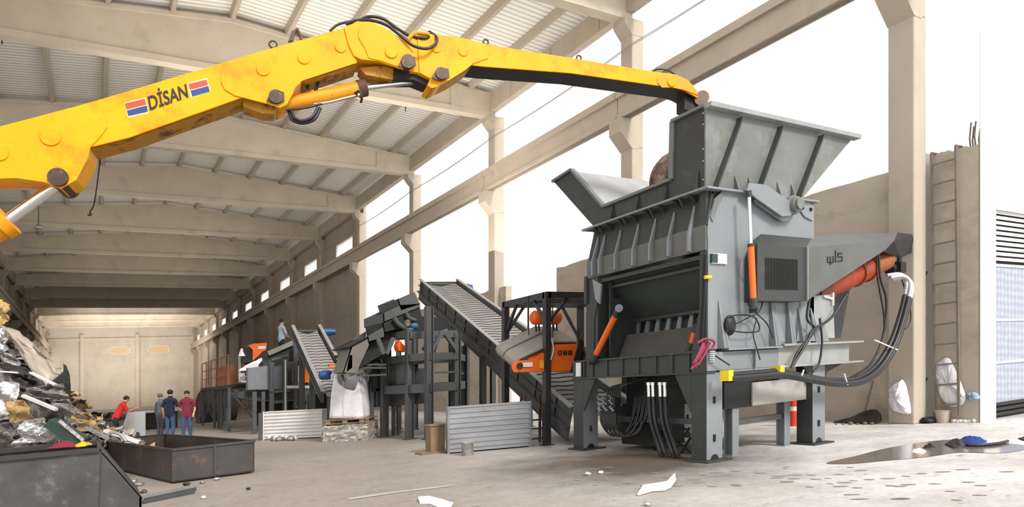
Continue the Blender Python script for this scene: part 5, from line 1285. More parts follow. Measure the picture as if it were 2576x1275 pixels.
g = MB(); m0 = f0.lerp(f1, .0); q = bp(255, 1130) - nb * .006; q2 = bp(247, 1335) - nb * .006; g.bar(q, q2, .012, .008); g.build('weld_seam', 'skip', bt)
# cloths on the rim
rg = random.Random(14)
def blob(name, label, cat, c, r, m, rg, rnd=.22, grp=None, nu=18, nv=10, up=True):
    o = MB().ell(c, r, nu, nv, rnd, rg).build(name, m, upright=(c[0], c[1]) if up else None)
    if label: tag(o, label, cat, grp)
    return o
def ragcloth(name, label, pts, m, rg, th=.05):
    c = sum([Vector(p) for p in pts], Vector()) / len(pts); g = MB(); n = 22; R_ = []
    loop = arcpts([pts[-1]] + list(pts) + [pts[0]], 4)[4:-5]; n = len(loop); vs = []
    for k, s in enumerate((1.0, .8, .5, .2)):
        for p in loop: q = c.lerp(p, s); q = q + Vector((0, 0, th * (1 - s) + rg.uniform(-.25, .6) * th * (.6 if k else 0.15))); vs.append(q)
    fs = [(k * n + i, k * n + (i + 1) % n, (k + 1) * n + (i + 1) % n, (k + 1) * n + i) for k in range(3) for i in range(n)] + [tuple(range(3 * n, 4 * n))]
    g.add(vs, fs, True); o = g.build(name, m); o.modifiers.new('cloth', 'SOLIDIFY').thickness = .012
    tag(o, label, 'cloth'); return o
def onrim(px, py): 
    return bp(px, py) 
A_ = [bp(118, 1133), bp(135, 1122), bp(160, 1113), bp(186, 1110), bp(192, 1120), bp(190, 1133), bp(160, 1136)]
for i, p in enumerate(A_): A_[i] = Vector((p.x, p.y, BZ + .035)) + nb * (.0 if i in (0, 5, 6) else .28) + Vector((0, 0, 0.0))
ragcloth('maroon_cloth', 'crumpled maroon cloth draped over the bucket rim at bottom left', A_, 'maroon', rg, .07)
A_ = [bp(190, 1130), bp(188, 1114), bp(205, 1112), bp(230, 1117), bp(226, 1124), bp(210, 1130)]
for i, p in enumerate(A_): A_[i] = Vector((p.x, p.y, BZ + .035)) + nb * (.0 if i in (0, 5) else .22)
ragcloth('amber_cloth', 'amber orange cloth beside the maroon cloth on the bucket rim', A_, 'amber', rg, .05)
# skip
K0, K1 = atg(433, 1217), atg(640, 1189)
hz = aty(433, 1131, K0.y).z
K3 = atg(248, 1108, hz); K3.z = 0; K2 = K1 + (K3 - K0)
sk = thing('steel_skip', 'low open rusty steel skip on the floor beside the loader bucket', 'skip', tuple(K0.lerp(K2, .5)))
cs = [K0, K1, K2, K3]
for i in range(4):
    a, b = cs[i], cs[(i + 1) % 4]; d = (b - a).normalized(); inn = Vector((-d.y, d.x, 0))
    MB().slab([a + Vector((0, 0, .02)), b + Vector((0, 0, .02)), b + Vector((0, 0, hz)), a + Vector((0, 0, hz))], inn * .03).build('side_wall', 'skiplt' if i == 0 else 'skip', sk)
    MB().bar(a + Vector((0, 0, hz)), b + Vector((0, 0, hz)), .06, .04, (0, 0, 1)).build('rim', 'skiplt' if i < 2 else 'skip', sk)
g = MB(); g.slab([p + Vector((0, 0, .02)) for p in cs], (0, 0, .03)); g.build('bottom_plate', 'skip', sk)
for u in (.5,): a = K0.lerp(K1, u); MB().bar(a + Vector((0, 0, .03)), a + Vector((0, 0, hz)), .05, .04).build('stiffener', 'skiplt', sk)
# steel profiles lying on the floor
for i, (a, b) in enumerate((((358, 1256), (490, 1226)), ((365, 1262), (492, 1234)), ((356, 1268), (488, 1241)))):
    p, q = atg(*a), atg(*b); w = .05
    tag(MB().bar(p + Vector((0, 0, .03)), q + Vector((0, 0, .03)), .045, .05).build('steel_profile', 'frame' if i else 'framelt'), 'long thin steel profile on the floor between the bucket and the skip', 'steel profile', 'steel profiles by the bucket')
for (px, py, r, m) in ((350, 1222, .08, 'foild'), (362, 1240, .06, 'rust'), (338, 1214, .07, 'foil'), (470, 1221, .06, 'foilk'), (510, 1216, .05, 'foild'), (545, 1208, .06, 'foil')):
    p = atg(px, py); blob('floor_scrap', 'small crumpled scrap fragment on the floor at the foot of the skip', 'scrap', (p.x, p.y, r * .45), (r, r * .8, r * .5), m, rg, .35, 'scrap fragments by the skip', 8, 5)

# ================================================================ SCRAP HEAP
rg = random.Random(77)
HC = Vector((-1.5, 15.3, 0))
def heap_h(px_u): return 0
g = MB(); NX, NY = 46, 30
# ridge profile sampled down the photo's left slope, in metres along the heap
ax, ay = atd(-120, 1000, 14.5), atd(365, 1110, 18.0)
axis = Vector((ay.x - ax.x, ay.y - ax.y, 0)); AL = axis.length; axis.normalize(); hn = Vector((-axis.y, axis.x, 0))
def ridge(u):
    px = -120 + 485 * u; ys = [(-120, 735), (0, 790), (60, 860), (120, 920), (170, 980), (235, 1030), (300, 1076), (365, 1112)]
    for (x0, y0), (x1, y1) in zip(ys[:-1], ys[1:]):
        if px <= x1: y = y0 + (y1 - y0) * (px - x0) / (x1 - x0); break
    else: y = 1112
    return max(.0, (1008 - y - SHEAR * (px - 240)) / FPX * (15.0 + 3.0 * u) + 1.38)
vs = []
for j in range(NY + 1):
    for i in range(NX + 1):
        u, v = i / NX, j / NY; h = ridge(u) * max(0, 1 - abs(2 * v - 1) ** 1.6) + rg.uniform(-.08, .08)
        if j in (0, NY): h = 0
        p = Vector((ax.x, ax.y, 0)) + axis * (AL * u) + hn * (-1.5 + 4.0 * v); vs.append((p.x, p.y, max(0, h)))
g.add(vs, [(j * (NX + 1) + i, j * (NX + 1) + i + 1, (j + 1) * (NX + 1) + i + 1, (j + 1) * (NX + 1) + i) for j in range(NY) for i in range(NX)])
hp = g.build('scrap_heap', mat('dark mixed scrap', (.10, .09, .08), .5, .4, var=.5, scale=3, col2=(.35, .31, .27), amt=.8, s2=4, edge=.52, bump=.8, bs=6))
tag(hp, 'underlying mass of mixed scrap metal in the heap at the left edge', 'scrap heap', kind='stuff')
def sheet(px4, d4, m, label, amp=.07, n=12, name='scrap_sheet', grp='loose sheets on the scrap heap'):
    pts = [atd(x, y, d) for (x, y), d in zip(px4, d4)]
    return cloth(name, label, 'scrap metal', pts, m, rg, n=n, amp=amp, grp=grp)
sheet([(-10, 815), (40, 830), (150, 925), (118, 985)], [15.2, 15, 14.6, 14.3], 'foilt', 'long taupe sheet sagging down the top slope of the scrap heap', .06, 14, grp=None)
sheet([(36, 835), (85, 870), (152, 935), (100, 945)], [15.3, 15.1, 14.8, 14.6], 'foilt', 'smaller taupe fold lying along the upper edge of the heap', .05, 12, grp=None)
# dark upturned fin
fn = [(160, 918), (168, 924), (176, 945), (178, 970), (178, 1010), (168, 985), (130, 972), (112, 978), (140, 955), (160, 938)]
tag(MB().slab([atd(x, y, 13.9) for x, y in fn], atd(0, 0, .06) - Vector((0, 0, EYE))).build('scrap_sheet', 'foilk'), 'dark pointed sheet curling upward at the right side of the heap', 'scrap metal')
sheet([(0, 915), (60, 925), (110, 975), (60, 985)], [14.2] * 4, 'foilk', 'charred black sheet across the middle of the scrap heap', .07, grp=None)
sheet([(70, 975), (165, 965), (178, 1005), (80, 1000)], [13.9] * 4, 'foild', 'brown grey crumpled sheet under the dark upturned fin', .06, grp=None)
sheet([(-20, 955), (50, 965), (60, 1030), (-20, 1060)], [13.4] * 4, 'foil', 'big bright silver foil sheet at the left edge of the heap', .07, grp=None)
sheet([(20, 1010), (62, 1005), (78, 1050), (20, 1075)], [13.2] * 4, 'foily', 'straw orange crumpled board in the lower left of the heap', .05, grp=None)
sheet([(50, 1060), (110, 1050), (125, 1112), (45, 1116)], [12.6] * 4, 'foil', 'bright crumpled foil low in the heap just above the bucket rim', .08, grp=None)
sheet([(-10, 1070), (40, 1055), (50, 1112), (-10, 1115)], [12.8] * 4, 'foild', 'dull olive grey sheet above the left end of the bucket rim', .07, grp=None)
sheet([(135, 1010), (185, 1020), (240, 1065), (150, 1060)], [13.6] * 4, 'foild', 'wide grey sheet folded over the middle right of the heap', .06, grp=None)
sheet([(185, 1035), (235, 1040), (255, 1085), (200, 1085)], [13.6] * 4, 'foily', 'straw coloured sheet with thin strips at the right of the heap', .05, grp=None)
sheet([(-5, 750), (20, 765), (12, 815), (-5, 830)], [15.4] * 4, 'foily', 'straw coloured tuft sticking up at the top left edge of the heap', .06, grp=None)
sheet([(0, 822), (20, 835), (22, 880), (0, 885)], [15.0] * 4, 'foil', 'narrow silver flap near the top left of the heap', .05, grp=None)
sheet([(0, 880), (30, 890), (55, 925), (0, 915)], [14.7] * 4, 'foild', 'grey flap under the silver one near the top left of the heap', .05, grp=None)
def strip(a, b, d0, d1, w, h, m, label, name='scrap_strip', grp=None):
    p, q = atd(*a, d0), atd(*b, d1)
    return tag(MB().bar(p, q, w, h).build(name, m), label, 'scrap metal', grp)
strip((58, 995), (142, 1030), 12.9, 12.7, .07, .05, 'white', 'long white bar lying diagonally across the middle of the heap')
strip((78, 937), (140, 968), 13.6, 13.4, .08, .03, 'corrw', 'pale thin strip above the dark fin of the heap')
strip((2, 934), (45, 937), 13.8, 13.8, .05, .03, 'corrw', 'short pale strip on the black sheet at the left edge')
strip((132, 1062), (205, 1112), 12.4, 12.4, .32, .16, 'green', 'dark green board sliding down toward the bucket rim')
strip((150, 1058), (210, 1108), 12.2, 12.2, .03, .05, 'foil', 'bright edge strip on top of the dark green board')
strip((265, 1082), (352, 1112), 13.2, 13.4, .30, .05, 'corrw', 'broad pale strip at the right foot of the heap')
strip((215, 1075), (275, 1105), 12.9, 12.9, .05, .05, 'foil', 'thin bright strip beside the broad pale strip at the heap foot')
strip((225, 1078), (258, 1058), 12.9, 13.2, .03, .03, 'foil', 'short bright strip crossing the straw coloured sheet')
hoopc = atd(290, 1098, 13.0); tag(MB().tube(arcpts([atd(268, 1105, 13), atd(278, 1088, 13), atd(300, 1092, 13), atd(318, 1110, 13)]), .03, 7).build('scrap_hoop', 'framelt'), 'bent grey hoop lying at the right foot of the heap', 'scrap metal')
ring = [atd(128 + 24 * math.cos(t), 1058 + 14 * math.sin(t) - 10 * math.cos(t), 12.9) for t in [3.4 + .35 * i for i in range(11)]]
tag(MB().tube(ring, .07, 8).build('scrap_hoop', 'foilk'), 'black bent hoop around the top of the green board', 'scrap metal')
kinds = ['foild', 'foilk', 'foil', 'foilt', 'foild', 'foily', 'foil', 'foilk']
nmk = {'foild': 'dull grey', 'foilk': 'charred black', 'foil': 'silver', 'foilt': 'taupe', 'foily': 'straw coloured'}
for i in range(95):
    u = rg.uniform(.12, .97); v = rg.uniform(.02, .36); h = ridge(u) * max(0, 1 - abs(2 * v - 1) ** 1.6)
    p = Vector((ax.x, ax.y, 0)) + axis * (AL * u) + hn * (-1.5 + 4.0 * v); p.z = h + rg.uniform(.0, .10)
    s = rg.uniform(.12, .30); t = rg.uniform(0, 6.28); e = Vector((math.cos(t), math.sin(t), rg.uniform(-.6, .4))) * s; f_ = Vector((-math.sin(t), math.cos(t), rg.uniform(-.4, .8))) * s * rg.uniform(.3, .8)
    m = kinds[i % 8]
    cloth('scrap_piece', 'small crumpled %s metal piece tangled in the scrap heap' % nmk[m], 'scrap metal', [p - e - f_, p + e - f_, p + e + f_, p - e + f_], m, rg, n=6, amp=.035, grp='%s pieces in the scrap heap' % nmk[m])
for i in range(26):
    u = rg.uniform(.15, .95); v = rg.uniform(.0, .5); h = ridge(u) * max(0, 1 - abs(2 * v - 1) ** 1.6)
    p = Vector((ax.x, ax.y, 0)) + axis * (AL * u) + hn * (-1.5 + 4.0 * v); p.z = h + .06
    t = rg.uniform(0, 6.28); q = p + Vector((math.cos(t), math.sin(t), rg.uniform(-.5, .2))) * rg.uniform(.3, .7)
    tag(MB().bar(p, q, rg.uniform(.015, .04), .012).build('scrap_strip', ('foil', 'frame', 'corrw')[i % 3]), 'thin loose metal strip tangled in the scrap heap', 'scrap metal', 'thin strips in the scrap heap')
# low debris row at the back of the hall floor
for i in range(14):
    px = 232 + i * 6 + rg.uniform(-3, 3); p = atg(px, 1056 + rg.uniform(-4, 2)); r = rg.uniform(.22, .36)
    blob('debris_mound', 'low grey debris mound on the hall floor behind the man in red', 'debris', (p.x, p.y, r * .5), (r * 1.2, r, r * rg.uniform(.7, 1.5)), ('foild', 'foilt', 'foilk')[i % 3], rg, .3, 'debris mounds behind the man in red', 9, 6)
# grey sheet the man in red is moving
a, b = atg(312, 1108), atg(366, 1112)
s_ = thing('metal_sheet', 'upright pale grey folded metal sheet held by the man in red', 'metal sheet', tuple(a.lerp(b, .5)))
zt = aty(340, 1034, a.y).z
c = a.lerp(b, .52) - Vector((.0, .06, 0))
MB().slab([a, c, Vector((c.x, c.y, zt)), Vector((a.x + .1, a.y, zt - .02)), Vector((a.x - .02, a.y, zt * .55))], (0, .02, 0)).build('panel', 'sheet', s_)
MB().slab([c, b, Vector((b.x, b.y, zt + .01)), Vector((c.x, c.y, zt))], (0, .02, 0)).build('panel', 'sheet', s_)
# table like bench behind men
q = atg(382, 1080); tt = thing('dark_bench', 'small dark bench far back beside the man in grey', 'bench', tuple(q))
MB().box((q.x - .7, q.y, .85), (q.x + 1.2, q.y + 1, .95)).build('bench_top', 'corrw', tt)
for x in (-.6, 1.1): MB().box((q.x + x - .06, q.y, 0), (q.x + x + .06, q.y + .8, .85)).build('leg', 'dark', tt)
MB().box((q.x - .5, q.y + .3, .02), (q.x + 1.0, q.y + .9, .8)).build('cabinet', 'dark', tt)

# ================================================================ FLOOR ITEMS RIGHT
def flat_patch(name, label, cat, pts, m, z=.006):
    loop = arcpts([atg(*p) for p in [pts[-1]] + pts + [pts[0], pts[1]]], 5)[5:-5 * 1]
    c = sum(loop, Vector()) / len(loop); g = MB(); n = len(loop); 
    g.add([Vector((p.x, p.y, z)) for p in loop] + [Vector((c.x, c.y, z))], [(i, (i + 1) % n, n) for i in range(n)])
    return tag(g.build(name, m), label, cat)
flat_patch('water_puddle', 'wide shallow dark puddle on the yard right of the shredder', 'puddle', [(2078, 1165), (2150, 1148), (2230, 1128), (2330, 1112), (2400, 1106), (2470, 1112), (2560, 1118), (2590, 1128), (2520, 1140), (2420, 1138), (2330, 1150), (2220, 1160), (2140, 1167)], 'puddle')
flat_patch('faded_line', 'faint white streak across the floor left of the paper strips', 'floor line', [(888, 1252), (1000, 1236), (1130, 1221), (1132, 1224), (1000, 1240), (890, 1256)], mat('faded white line', (.44, .405, .37), .8))
def spots(seed, n, x0, x1, y0, y1):
    r2 = random.Random(seed)
    for i in range(n):
        px, py = r2.uniform(x0, x1), r2.uniform(y0, y1); p = atg(px, py); L_ = r2.uniform(.02, .11)
        g = MB(); k = 9; g.add([(p.x + CY * L_ * math.cos(t) * r2.uniform(.7, 1.2) - SY * .0, p.y - SY * L_ * math.cos(t) + .05 * math.sin(t), .004) for t in [6.283 * j / k for j in range(k)]], [tuple(range(k))])
        tag(g.build('oil_spot', mat('dry oil spot', (.27, .24, .21), .8)), 'small dark oily spot on the pale slab in front of the shredder', 'oil spot', 'oily spots in front of the shredder')
spots(5, 45, 1450, 2300, 1172, 1225); spots(6, 22, 2100, 2560, 1180, 1260)
def paper(label, pts, z=.02, lift=.05):
    P_ = [atg(*p) for p in pts]; n = len(P_); g = MB(); v = [Vector((p.x, p.y, z + lift * (i % 2))) for i, p in enumerate(P_)]
    g.slab(v, (0, 0, .008)); return tag(g.build('paper_strip', 'paper'), label, 'paper')
g = MB(); A1 = [atg(*p) for p in ((1602, 1246), (1618, 1226), (1668, 1222), (1678, 1216), (1698, 1206))]; B1 = [atg(*p) for p in ((1606, 1248), (1640, 1238), (1672, 1236), (1688, 1228), (1701, 1216))]
vs = [Vector((p.x, p.y, z)) for p, z in zip(A1, (.01, .03, .05, .03, .09))] + [Vector((p.x, p.y, z)) for p, z in zip(B1, (.01, .01, .01, .01, .05))]
g.add(vs, [(i, i + 1, 6 + i, 5 + i) for i in range(4)]); o = g.build('paper_strip', 'paper'); o.modifiers.new('t', 'SOLIDIFY').thickness = .006; tag(o, 'torn white paper strip on the floor before the shredder legs', 'paper')
g = MB(); A1 = [atg(*p) for p in ((1052, 1258), (1080, 1256), (1110, 1264), (1140, 1274))]; B1 = [atg(*p) for p in ((1056, 1268), (1080, 1268), (1100, 1276), (1130, 1284))]
g.add([Vector((p.x, p.y, .05)) for p in A1] + [Vector((p.x, p.y, .01)) for p in B1], [(i, i + 1, 5 + i, 4 + i) for i in range(3)]); o = g.build('paper_strip', 'paper'); o.modifiers.new('t', 'SOLIDIFY').thickness = .006; tag(o, 'white paper strip at the bottom edge of the photo', 'paper')
for (px, py, r, lab, m) in ((1512, 1191, .035, 'small white lump on the stained floor before the left shredder leg', 'paper'), (1480, 1196, .05, 'small grey crumpled foil left of the white lump on the floor', 'foil'), (1628, 1272, .04, 'tiny pale foil scrap at the bottom edge below the torn paper', 'foil'), (2205, 1134, .0, '', ''), (512, 1254, .035, 'small pale crumb on the floor right of the steel profiles', 'corrw'), (625, 1232, .03, 'small dark crumb on the floor below the right skip corner', 'foilk')):
    if r: p = atg(px, py); blob('floor_litter', lab, 'litter', (p.x, p.y, r * .6), (r * 1.3, r, r * .7), m, rg, .3, None, 8, 5)
ragcloth('blue_cloth', 'crumpled bright blue cloth on the floor at the puddle', [atg(2410, 1112), atg(2418, 1104), atg(2440, 1103), atg(2470, 1106), atg(2484, 1110), atg(2470, 1116), atg(2435, 1118)], 'bluecloth', rg, .09)
ragcloth('dark_rag', 'dark wet rag lying in the puddle left of the blue cloth', [atg(2375, 1120), atg(2392, 1112), atg(2420, 1114), atg(2440, 1120), atg(2420, 1128), atg(2390, 1128)], 'foilk', rg, .10)
ragcloth('pale_rag', 'small whitish rag at the left part of the puddle', [atg(2290, 1138), atg(2300, 1131), atg(2325, 1132), atg(2332, 1138), atg(2312, 1143)], 'white_sack', rg, .05)
ragcloth('dark_rag', 'dark rag at the left of the hose crossing the puddle', [atg(2318, 1128), atg(2335, 1121), atg(2352, 1122), atg(2350, 1130)], 'foilk', rg, .06)
tag(MB().tube(arcpts([atg(2395, 1118) + Vector((0, 0, .04)), atg(2440, 1124) + Vector((0, 0, .03)), atg(2500, 1121) + Vector((0, 0, .03)), atg(2535, 1114) + Vector((0, 0, .03))]), .025, 7).build('floor_hose', 'black'), 'black hose lying across the puddle below the blue cloth', 'hose')
ragcloth('dark_rag', 'small dark rag at the right edge of the photo on the yard', [atg(2560, 1104), atg(2578, 1100), atg(2590, 1106), atg(2572, 1110)], 'foilk', rg, .05)
# barrier drum behind the rear legs
q = atg(1997, 1071)
cn = thing('traffic_barrel', 'orange red traffic barrel with a white band behind the rear shredder leg', 'traffic barrel', tuple(q), up=True)
for z0, z1, m, r in ((.0, .22, 'conered', .115), (.22, .36, 'conered', .11), (.36, .46, 'conewhite', .105), (.46, .60, 'conered', .1)):
    MB().tube([q + Vector((0, 0, z0)), q + Vector((0, 0, z1))], [r, r * .96], 16).build('band' , m, cn)
# white sack at the tall column, sacks and bucket at the ladder
def sack(label, pts, X, m='white_sack', d=.25):
    P_ = [atx(x, y, X) for x, y in pts]; c = sum(P_, Vector()) / len(P_); loop = arcpts([P_[-1]] + P_ + [P_[0], P_[1]], 4)[4:-4]
    n = len(loop); vs = []; r3 = random.Random(len(label))
    for k, (s, o) in enumerate(((1, 0), (.86, -.55), (.5, -.9), (.15, -1))):
        for p in loop: q = c.lerp(p, s) + Vector((o * d + (r3.uniform(-.03, .03) if k else 0), 0, 0)); vs.append(q)
    for p in loop: vs.append(p + Vector((.03, 0, 0)))
    fs = [(k * n + i, k * n + (i + 1) % n, (k + 1) * n + (i + 1) % n, (k + 1) * n + i) for k in range(3) for i in range(n)] + [tuple(range(3 * n, 4 * n)), tuple(range(4 * n, 5 * n))] + [(i, (i + 1) % n, 4 * n + (i + 1) % n, 4 * n + i) for i in range(n)]
    return tag(MB().add(vs, fs, True).build('plastic_sack', m), label, 'sack')
sack('white sack leaning against the foot of the tall column', [(2238, 985), (2247, 968), (2265, 958), (2270, 955), (2280, 975), (2290, 1030), (2285, 1042), (2262, 1038), (2245, 1028)], 15.26, d=.2)
sack('crumpled white sack behind the lower rungs of the ladder', [(2348, 930), (2365, 908), (2385, 900), (2400, 925), (2425, 985), (2428, 1005), (2415, 1020), (2385, 1020), (2362, 990)], 15.93, d=.07)
rg = random.Random(2)
sack('small bluish plastic bag on the floor against the pier', [(2430, 992), (2445, 985), (2460, 990), (2462, 1004), (2440, 1008)], 15.98, mat('bluish bag', (.30, .40, .52), .5), d=.08)
q = atg(2371, 1063); bk = thing('grey_bucket', 'small grey brown bucket at the foot of the ladder', 'bucket', tuple(q), up=True)
MB().tube([q, q + Vector((0, 0, .02)), q + Vector((0, 0, .26))], [.11, .12, .145], 18).build('bucket_body', 'render', bk)
MB().tube([q + Vector((0, 0, .255)), q + Vector((0, 0, .275))], .152, 18).build('rim', 'panel', bk)
p = atg(2335, 1064); blob('dark_rag', 'dark rag on the ground left of the bucket by the ladder', 'cloth', (p.x, p.y, .05), (.16, .12, .08), 'foilk', rg, .3)
p = atx(2205, 1068, 15.3); ragcloth('dark_sheeting', 'black crumpled sheeting on the ground left of the tall column', [Vector((15.0, 9.9, .02)), Vector((15.1, 9.6, .1)), Vector((15.2, 9.2, .3)), Vector((15.25, 8.95, .3)), Vector((15.2, 8.85, .05)), Vector((14.95, 9.2, .02))], 'foilk', rg, .06)
tag(MB().bar(atx(2166, 1070, 15.2), atx(2196, 958, 15.5), .03, .03).build('steel_rod', 'steelrod'), 'long thin steel rod leaning against the boundary wall', 'rod')
for i in range(16):
    px = 2405 + i * 5.5 if i < 10 else 2110 + (i - 10) * 18
    p = atg(px, 1062 if i < 10 else 1067); r = rg.uniform(.03, .07); blob('rubble_stone', 'small pale rubble stone along the foot of the wall', 'stone', (p.x - .1, p.y, r * .5), (r, r, r * .7), 'corrw' if i < 10 else 'drumw', rg, .3, 'rubble stones along the wall foot', 7, 5)

# ================================================================ PEOPLE
def person(name, label, base, face_deg, J, shirt, trousers, sleeve, haircol='hair', scale=1.0):
    t = bpy.data.objects.new(name, None); C.objects.link(t); w = Vector((base[0], base[1], (base[2] if len(base) > 2 else 0) + fall(base[0], base[1])))
    t.location = w; t.rotation_euler = (0, 0, math.radians(face_deg)); t.scale = (scale,) * 3; tag(t, label, 'person')
    bm = bmesh.new(); sl = bm.verts.layers.skin.verify(); V = {}
    for k, (p, r) in J['v'].items():
        v = bm.verts.new(p); v[sl].radius = (r, r) if not isinstance(r, tuple) else r; V[k] = v
    V['pelvis'][sl].use_root = True
    for a, b in J['e']: bm.edges.new((V[a], V[b]))
    me = bpy.data.meshes.new('skeleton'); bm.to_mesh(me); bm.free()
    o = bpy.data.objects.new('tmp', me); C.objects.link(o)
    o.modifiers.new('s', 'SKIN').use_smooth_shade = True; ss = o.modifiers.new('u', 'SUBSURF'); ss.levels = 2; ss.render_levels = 2
    dg = bpy.context.evaluated_depsgraph_get(); ev = bpy.data.meshes.new_from_object(o.evaluated_get(dg)); bpy.data.objects.remove(o)
    ev.materials.clear(); ev.materials.append(M['skin']); ev.name = name
    b = bpy.data.objects.new('body', ev); C.objects.link(b); b.parent = t
    def part(nm, pred, off, m):
        g = bmesh.new(); g.from_mesh(ev); g.normal_update()
        dl = [f for f in g.faces if not pred(f.calc_center_median())]; bmesh.ops.delete(g, geom=dl, context='FACES')
        for v in g.verts: v.co += v.normal * off
        m2 = bpy.data.meshes.new(nm); g.to_mesh(m2); g.free(); m2.materials.clear(); m2.materials.append(M[m]); q = bpy.data.objects.new(nm, m2); C.objects.link(q); q.parent = t; return q
    hp_ = J['waist']; S = J['segs']
    def nearest(c):
        best = None
        for nm, a, b_ in S:
            a, b_ = Vector(a), Vector(b_); ab = b_ - a; u = max(0, min(1, (c - a).dot(ab) / ab.length_squared)); d = (c - a - ab * u).length - {'torso': .09, 'leg': .05}.get(nm.split('_')[0], 0)
            if best is None or d < best[0]: best = (d, nm, u)
        return best[1], best[2]
    part('shirt', lambda c: (lambda n, u: n == 'torso' or (n == 'arm' and u < sleeve))(*nearest(c)), .014, shirt)
    part('trousers', lambda c: (lambda n, u: n in ('legs',))(*nearest(c)), .012, trousers)
    part('shoes', lambda c: (lambda n, u: n == 'foot')(*nearest(c)), .015, 'shoe')
    h = Vector(J['head'])
    fw = Vector(J.get('look', (0, 1, 0)))
    sd = fw.cross(Vector((0, 0, 1))).normalized()
    def mk(nm, m, fn):
        g = MB(); fn(g); m3 = bpy.data.meshes.new(nm); m3.from_pydata([tuple(v) for v in g.v], [], g.f); m3.polygons.foreach_set('use_smooth', [True] * len(g.f)); m3.materials.append(M[m]); q = bpy.data.objects.new(nm, m3); C.objects.link(q); q.parent = t; return q
    mk('hair', haircol, lambda g: g.ell(h - fw * .022 + Vector((0, 0, .045)), (.098, .105, .092), 18, 12))
    mk('nose', 'skin', lambda g: g.ell(h + fw * .098 + Vector((0, 0, -.01)), (.014, .018, .022), 8, 6))
    mk('ear', 'skin', lambda g: g.ell(h + sd * .082, (.012, .02, .03), 8, 6)); mk('ear', 'skin', lambda g: g.ell(h - sd * .082, (.012, .02, .03), 8, 6))
    mk('eye', 'hair', lambda g: g.ell(h + fw * .088 + sd * .03 + Vector((0, 0, .012)), (.010, .008, .006), 8, 6)); mk('eye', 'hair', lambda g: g.ell(h + fw * .088 - sd * .03 + Vector((0, 0, .012)), (.010, .008, .006), 8, 6))
    mk('mouth', 'maroon', lambda g: g.ell(h + fw * .088 + Vector((0, 0, -.045)), (.022, .008, .005), 8, 6))
    return t
def pose(armL, armR, lean=0.0, kneeL=(.0, 0), stance=.1, crouch=0.0):
    """arm = (elbow, wrist) positions; lean = forward lean of torso"""
    z = 1 - crouch
    def tp(x, y, zz): k = (zz - .95) ; return (x, y + lean * k, zz * z if zz < .96 else .95 * z + k * math.cos(lean * .8))
    v = {'pelvis': (tp(0, 0, .95), (.155, .115)), 'waist': (tp(0, 0, 1.1), (.14, .105)), 'chest': (tp(0, 0, 1.3), (.17, .115)), 'upper': (tp(0, 0, 1.42), (.13, .09)), 'neck': (tp(0, .01, 1.51), (.055, .055)), 'head1': (tp(0, .02, 1.58), (.07, .08)), 'head': (tp(0, .02, 1.66), (.082, .098)), 'crown': (tp(0, .01, 1.72), (.06, .075))}
    e = [('pelvis', 'waist'), ('waist', 'chest'), ('chest', 'upper'), ('upper', 'neck'), ('neck', 'head1'), ('head1', 'head'), ('head', 'crown')]
    segs = [('torso', v['pelvis'][0], v['upper'][0])]; sh = {}
    for s, nm, (el, wr) in ((-1, 'L', armL), (1, 'R', armR)):
        S_ = tp(.19 * s, 0, 1.41); v['sh' + nm] = (S_, .062); v['el' + nm] = (el, .044); v['wr' + nm] = (wr, .03)
        d = (Vector(wr) - Vector(el)).normalized(); pm = Vector(wr) + d * .07; v['pa' + nm] = (tuple(pm), (.038, .022))
        e += [('upper', 'sh' + nm), ('sh' + nm, 'el' + nm), ('el' + nm, 'wr' + nm), ('wr' + nm, 'pa' + nm)]
        side = d.cross(Vector((0, 1, .3))).normalized()
        for k in range(4):
            b = pm + side * (.018 * (k - 1.5)) + d * (.05 + .008 * (1 - abs(k - 1.3))); tp_ = b + d * .02 + Vector((0, .02, 0)); v['f%d%s' % (k, nm)] = (tuple(b), .0095); v['g%d%s' % (k, nm)] = (tuple(tp_), .008); e += [('pa' + nm, 'f%d%s' % (k, nm)), ('f%d%s' % (k, nm), 'g%d%s' % (k, nm))]
        th_ = Vector(wr) + d * .045 + side * .045 + Vector((0, .015, 0)); v['t' + nm] = (tuple(th_), .0105); e += [('wr' + nm, 't' + nm)]
        segs += [('arm', S_, wr), ('hand', wr, tuple(pm + d * .08))]
        x = stance * s; hipv = tp(.095 * s, 0, .88); kn = (x * 1.05, .02 + kneeL[0] * (1 if s < 0 else -1), .49 * z); an = (x * 1.1, -.03 + kneeL[1] * (1 if s < 0 else -1), .09); toe = (x * 1.3, an[1] + .16, .04)
        v['hip' + nm] = (hipv, .095); v['kn' + nm] = (kn, .062); v['cf' + nm] = ((x * 1.08, (kn[1] + an[1]) / 2 - .01, .32 * z), .056); v['an' + nm] = (an, .042); v['toe' + nm] = (toe, (.045, .03))
        e += [('pelvis', 'hip' + nm), ('hip' + nm, 'kn' + nm), ('kn' + nm, 'cf' + nm), ('cf' + nm, 'an' + nm), ('an' + nm, 'toe' + nm)]
        segs += [('legs', hipv, kn), ('legs', kn, (an[0], an[1], .12)), ('foot', (an[0], an[1], .06), toe)]
    segs.append(('legs', tp(0, 0, .86), tp(0, 0, .9)))
    segs += [('head', v['neck'][0], v['crown'][0])]
    return dict(v=v, e=e, waist=.95, segs=segs, head=v['head'][0])
